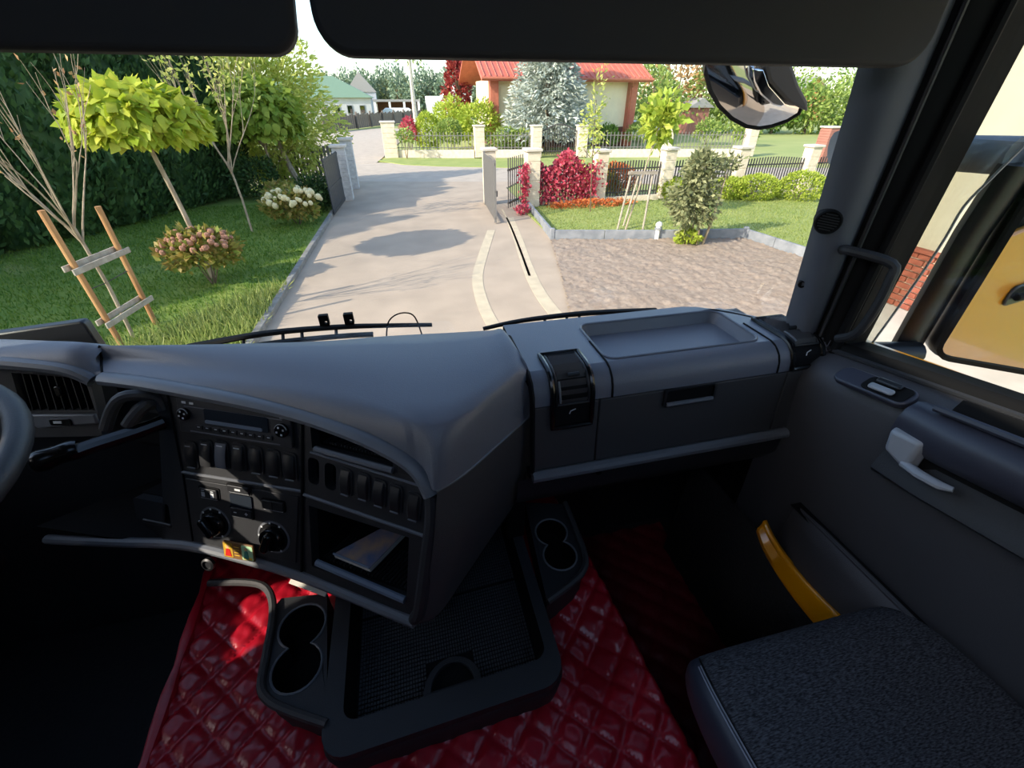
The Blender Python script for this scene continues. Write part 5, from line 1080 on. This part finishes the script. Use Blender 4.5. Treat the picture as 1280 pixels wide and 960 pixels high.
# barn, shed, white house, plank fence
BY = 76; bx1 = at(467,150,y=BY).x; bx0 = bx1-26; be = at(440,122,y=BY).z; br = at(430,95,y=BY+5).z
BN = thing('barn', (bx1-8,BY,0), 'long grey barn with pale green roof at the left of the junction', 'building')
MB().box(((bx0+bx1)/2,BY+5,be/2), (bx1-bx0,10,be)).build('wall', 'render_grey', BN)
MB().add([(bx0,BY-.5,be),(bx1+.4,BY-.5,be),(bx1-5,BY+5,br),(bx0,BY+5,br),(bx1+.4,BY+10.5,be),(bx0,BY+10.5,be)], [(0,1,2,3),(3,2,4,5),(1,4,2),(0,3,5),(0,5,4,1)]).build('roof', 'roofgreen', BN)
for i in range(6): w_ = MB().box((bx1-1.3-i*1.7,BY-.02,1.7), (.8,.1,1.1)).build('window', 'concrete', BN); MB().box((bx1-1.3-i*1.7,BY-.09,1.7), (.6,.04,.9)).build('pane', 'houseglass', w_)
gb = thing('gable_house', (at(452,118,y=95).x,95,0), 'small pale gabled house just behind the barn roof', 'building'); gx = at(452,118,y=95).x
MB().box((gx,98,2.0), (4.8,6,4.0)).build('wall', 'render_grey', gb); MB().add([(gx-2.6,94.8,4.0),(gx+2.6,94.8,4.0),(gx,94.8,6.9),(gx-2.6,101.2,4.0),(gx+2.6,101.2,4.0),(gx,101.2,6.9)], [(0,1,2),(5,4,3),(1,4,5,2),(3,0,2,5),(0,3,4,1)]).build('roof', 'roofgrey', gb)
sx0, sx1 = at(468,140,y=92).x, at(526,140,y=92).x; SHD = thing('open_shed', ((sx0+sx1)/2,92,0), 'long open shed with flat roof beside the barn', 'building')
MB().box(((sx0+sx1)/2,94,2.75), (sx1-sx0,6,.35)).build('roof', 'roofgrey', SHD); MB().box(((sx0+sx1)/2,96.6,1.3), (sx1-sx0,.2,2.6)).build('back_wall', 'brownplinth', SHD)
for i in range(4): MB().box((sx0+.3+(sx1-sx0-.6)*i/3,91.2,1.3), (.35,.35,2.6)).build('shed_post', 'render_white', SHD)
vn = thing('parked_van', (at(500,143,y=86).x,86,0), 'low white vehicle parked in front of the open shed', 'vehicle'); vx_ = at(500,143,y=86).x
MB().prism([(-3,.35),(3,.35),(3,1.1),(2.3,1.2),(1.5,1.75),(-2.2,1.75),(-3,1.2)], -.9, .9, frame((vx_,86,0), (1,0,0), (0,0,1))).build('body', 'whitepaint', vn, bevel=.08)
for s in (-1.9,1.9): MB().lathe([(.36,-.1),(.36,.1),(0,.1)], 12, frame((vx_+s,85.1,.36), (1,0,0), (0,0,1))).build('wheel', 'black', vn)
wx_ = at(563,130,y=88).x; WH = thing('white_house', (wx_,88,0), 'white gabled house behind the lime shrubs', 'building')
MB().box((wx_,91,1.7), (7.5,6,3.4)).build('wall', 'render_white', WH); MB().add([(wx_-1.5,87.9,3.2),(wx_+3.9,87.9,3.2),(wx_+1.2,87.9,5.0),(wx_-1.5,94.2,3.2),(wx_+3.9,94.2,3.2),(wx_+1.2,94.2,5.0)], [(0,1,2),(5,4,3),(1,4,5,2),(3,0,2,5),(0,3,4,1)]).build('gable', 'render_white', WH)
MB().box((wx_+1.2,87.85,3.9), (.6,.1,.6)).build('window', 'houseglass', WH)
pfA, pfB = G(405,166), G(526,151); PF = thing('plank_fence', pfA, 'weathered wooden plank fence curving past the barn', 'fence'); d = pfB-pfA; k = 60; pl = bpy.data.meshes.new('plank'); b_ = MB().box((0,0,.75), (d.length/k*.88,.06,1.45)); pl.from_pydata([tuple(v) for v in b_.v], [], b_.f); pl.materials.append(MT['oldwood'])
for j in range(k):
    o = bpy.data.objects.new('plank', pl); link(o, PF); o.location = d*((j+.5)/k); o.rotation_euler.z = math.atan2(d.y,d.x); o.scale.z = .92+.16*((j*37)%11)/11
for j in range(9): q = pfA.lerp(pfB,j/8); MB().tube([q+Vector((.1,-.25,0)),q+Vector((.1,-.12,1.7))], .11, 6).build('fence_post', 'oldwood', PF)
# forest edge
fg = 'trees of the far forest edge'; fl_ = 'tree in the hazy forest edge on the horizon'
rnd = random.Random(6); fpro = [ft('forest_tree', 500, 130, 150, 4.6, (4.2,4.0,5.2), 'rounded green '+fl_, 'l_forest_hazy', 700, 121, fg, tr=.3, ln=.9, wd=.6), ft('forest_tree', 500, 130, 152, 5.2, (2.9,2.8,6.2), 'narrow dark pine '+fl_, 'l_forest_hazy', 700, 122, fg, tr=.3, ln=.9, wd=.5, shell=.6), ft('forest_tree', 500, 130, 148, 4.0, (3.6,3.4,4.4), 'yellowing '+fl_, 'l_forest_hazy2', 600, 123, fg, tr=.3, ln=.9, wd=.6)]
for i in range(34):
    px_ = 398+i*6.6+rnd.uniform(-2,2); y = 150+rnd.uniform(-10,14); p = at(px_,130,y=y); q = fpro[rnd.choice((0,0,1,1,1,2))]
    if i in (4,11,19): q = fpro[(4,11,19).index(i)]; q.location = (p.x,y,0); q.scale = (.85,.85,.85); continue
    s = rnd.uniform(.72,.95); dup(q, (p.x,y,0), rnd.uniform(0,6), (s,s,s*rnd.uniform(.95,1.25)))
# gardens on the right
og = 'orchard trees behind the far garden'
ort = [((812,41,3.0,(3.0,2.6,3.0),'l_mix'),'leafy pale green tree behind the staked catalpa'),((842,47,3.6,(3.6,3,3.8),'l_dry'),'brownish autumn tree left of the front mirror'),((880,46,3.2,(4,3,3.6),'l_mix'),'broad green tree below the front mirror'),((925,44,2.2,(3.6,3,2.3),'l_mix'),'low broad orchard tree under the front mirror'),((968,43,2.3,(3.6,3,2.6),'l_green'),'green orchard tree right of the front mirror'),((1010,42,2.0,(3.6,3,2.4),'l_mix'),'pale orchard tree in front of the orange house'),((1052,41,2.3,(3.8,3,2.8),'l_mix'),'orchard tree partly hidden by the windscreen pillar'),((900,60,5.5,(5,4,4.5),'l_green'),'tall dense tree at the back of the gardens'),((1060,62,5.5,(5,4,4.5),'l_green'),'tall tree above the orange house roof'),((975,66,5.4,(5,4,4.2),'l_mix'),'tall pale tree left of the orange house'),((800,56,4.2,(3.6,3,4.2),'l_mix'),'tall pale tree beside the house roof'),((1110,44,3.4,(4,3,3.6),'l_mix'),'garden tree seen past the pillar through the door window')]
for i, ((px_,y,rc,r,m),lb) in enumerate(ort): ft('garden_tree', px_, 150, y, rc, r, lb, m, 1500, 130+i, og, ln=.42, wd=.22, tr=.16)
for i, (px_,y,lb) in enumerate(((885,33,'small bush before the red shed'),(935,31,'small orchard bush on the far lawn, nearest the fence'),(800,31.5,'leafy bush at the right house pillar'))): fb('small_bush', px_, 165, y, (1.1,.9,.7), lb, 'l_mix', 600, .25, .12, 150+i, zc=.9)
shx = at(872,150,y=44).x; RS = thing('garden_shed', (shx,44,0), 'little reddish wooden shed among the orchard trees', 'shed'); 
for i in range(9): MB().box((shx-.95+i*.24,44,1.1), (.22,.06,2.2)).build('plank', 'shedred', RS)
MB().box((shx,45,1.05), (2.0,1.9,2.1)).build('body', 'shedred', RS); MB().add([(shx-1.4,43.7,2.2),(shx+1.4,43.7,2.2),(shx,43.7,3.0),(shx-1.4,46.2,2.2),(shx+1.4,46.2,2.2),(shx,46.2,3.0)], [(0,1,2),(5,4,3),(1,4,5,2),(3,0,2,5),(0,3,4,1)]).build('roof', 'roofgrey', RS)
ohx = at(1016,118,y=72).x; OH = thing('orange_house', (ohx,72,0), 'orange gabled house on the horizon near the windscreen pillar', 'building'); oz = at(1016,118,y=72).z
MB().box((ohx,76,oz/2), (6.2,8,oz)).build('wall', 'render_orange', OH); MB().prism([(-3.1,oz),(3.1,oz),(0,oz+2.3)], -8, 0, frame((ohx,72,0), (1,0,0), (0,0,1))).build('gable', 'render_orange', OH)
for s in (-1,1): MB().add([(ohx,71.6,oz+2.5),(ohx+s*3.7,71.6,oz-.3),(ohx+s*3.7,80.2,oz-.3),(ohx,80.2,oz+2.5),(ohx,71.6,oz+2.3),(ohx+s*3.5,71.6,oz-.45),(ohx+s*3.5,80.2,oz-.45),(ohx,80.2,oz+2.3)], [(0,1,2,3),(7,6,5,4),(4,5,1,0),(5,6,2,1),(6,7,3,2)]).build('roof_slope', 'roofgrey', OH)
cv_ = thing('parked_car', (at(794,165,y=37).x,37,0), 'white car parked right of the house', 'vehicle'); q = at(796,165,y=37).x
MB().prism([(-2,.3),(2,.3),(2,.85),(1.4,.95),(.7,1.45),(-1.2,1.45),(-1.9,.95)], -.8, .8, frame((q,37,0), (1,0,0), (0,0,1))).build('body', 'whitepaint', cv_, bevel=.08); MB().prism([(-1.1,.98),(1.2,.98),(.65,1.38),(-1.0,1.38)], .8, .83, frame((q,37,0), (1,0,0), (0,0,1))).build('side_window', 'blackpaint', cv_)
for s in (-1.25,1.25): MB().lathe([(.32,-.1),(.32,.1),(0,.1)], 12, frame((q+s,36.2,.32), (1,0,0), (0,0,1))).build('wheel', 'black', cv_)
bpp = Vector((at(1026,200,y=21.5).x,21.5,0)); post(bpp, .7, 1.6, 'pinkish brick pillar beyond the fence beside the windscreen pillar', 'shedred', name='brick_pillar', bricks=1)
# ------------------------------------------------------------------ building beside the truck
BX, BY1, BY0, PH = 7.6, 5.2, -6.0, .86
NB = thing('neighbour_house', (BX+2,0,0), 'beige rendered house wall with red brick plinth outside the door window', 'building')
MB().box((BX+2.06,(BY1+BY0)/2,3.4), (4,BY1-BY0-.04,5.2)).build('wall', 'render_beige', NB)
pln = MB().box((BX+2.03,(BY1+BY0)/2,PH/2), (4,BY1-BY0,PH)).build('plinth', 'mortar', NB)
bme = bpy.data.meshes.new('brick'); b_ = MB().box((0,0,0), (.06,.226,.072)); bme.from_pydata([tuple(v) for v in b_.v], [], b_.f); bme.materials.append(MT['brick'])
for r in range(9):
    for i in range(17):
        y = BY1-.12-(.125 if r%2 else 0)-i*.25; o = bpy.data.objects.new('brick', bme); link(o, pln); o.location = Vector((BX+.012+.004*((i*7+r*3)%5),y,.048+r*.0955))-wloc(pln)
MB().box((BX+.0,(BY1+BY0)/2,PH+.03), (.12,BY1-BY0,.05)).build('plinth_cap', 'brick', NB)
MB().tube([(BX-.04,BY1-.06,.1),(BX-.04,BY1-.06,5.8)], .05, 10).build('downpipe', 'render_white', NB)
MB().add([(BX-.7,BY1+.6,5.7),(BX+4.5,BY1+.6,5.7),(BX+4.5,BY0,5.7),(BX-.7,BY0,5.7),(BX-.7,BY1+.6,5.95),(BX+4.5,BY1+.6,7.6),(BX+4.5,BY0,7.6),(BX-.7,BY0,5.95)], [(0,3,2,1),(4,5,6,7),(0,1,5,4),(2,3,7,6),(3,0,4,7),(1,2,6,5)]).build('roof', 'rooftile', NB)
bush('garden_bush', Vector((9.0,6.4,0)), (.8,.7,.8), 'yellow-green bush behind the brick corner outside the door window', 'l_lime', 900, .16, .1, 161, zc=.8)
bush('garden_bush', Vector((11.5,8.2,0)), (1.4,1.2,1.5), 'taller green bush beyond the brick corner', 'l_mix', 1200, .22, .12, 162, zc=1.6)
bush('weed_tuft', Vector((BX-.15,2.9,0)), (.22,.3,.12), 'small green weeds at the foot of the brick plinth', 'l_green', 220, .12, .05, 163, 'plant', zc=.1)
bush('weed_tuft', Vector((BX-.1,5.35,0)), (.25,.3,.12), 'weeds at the corner of the brick plinth', 'l_green', 220, .12, .05, 164, 'plant', zc=.1)
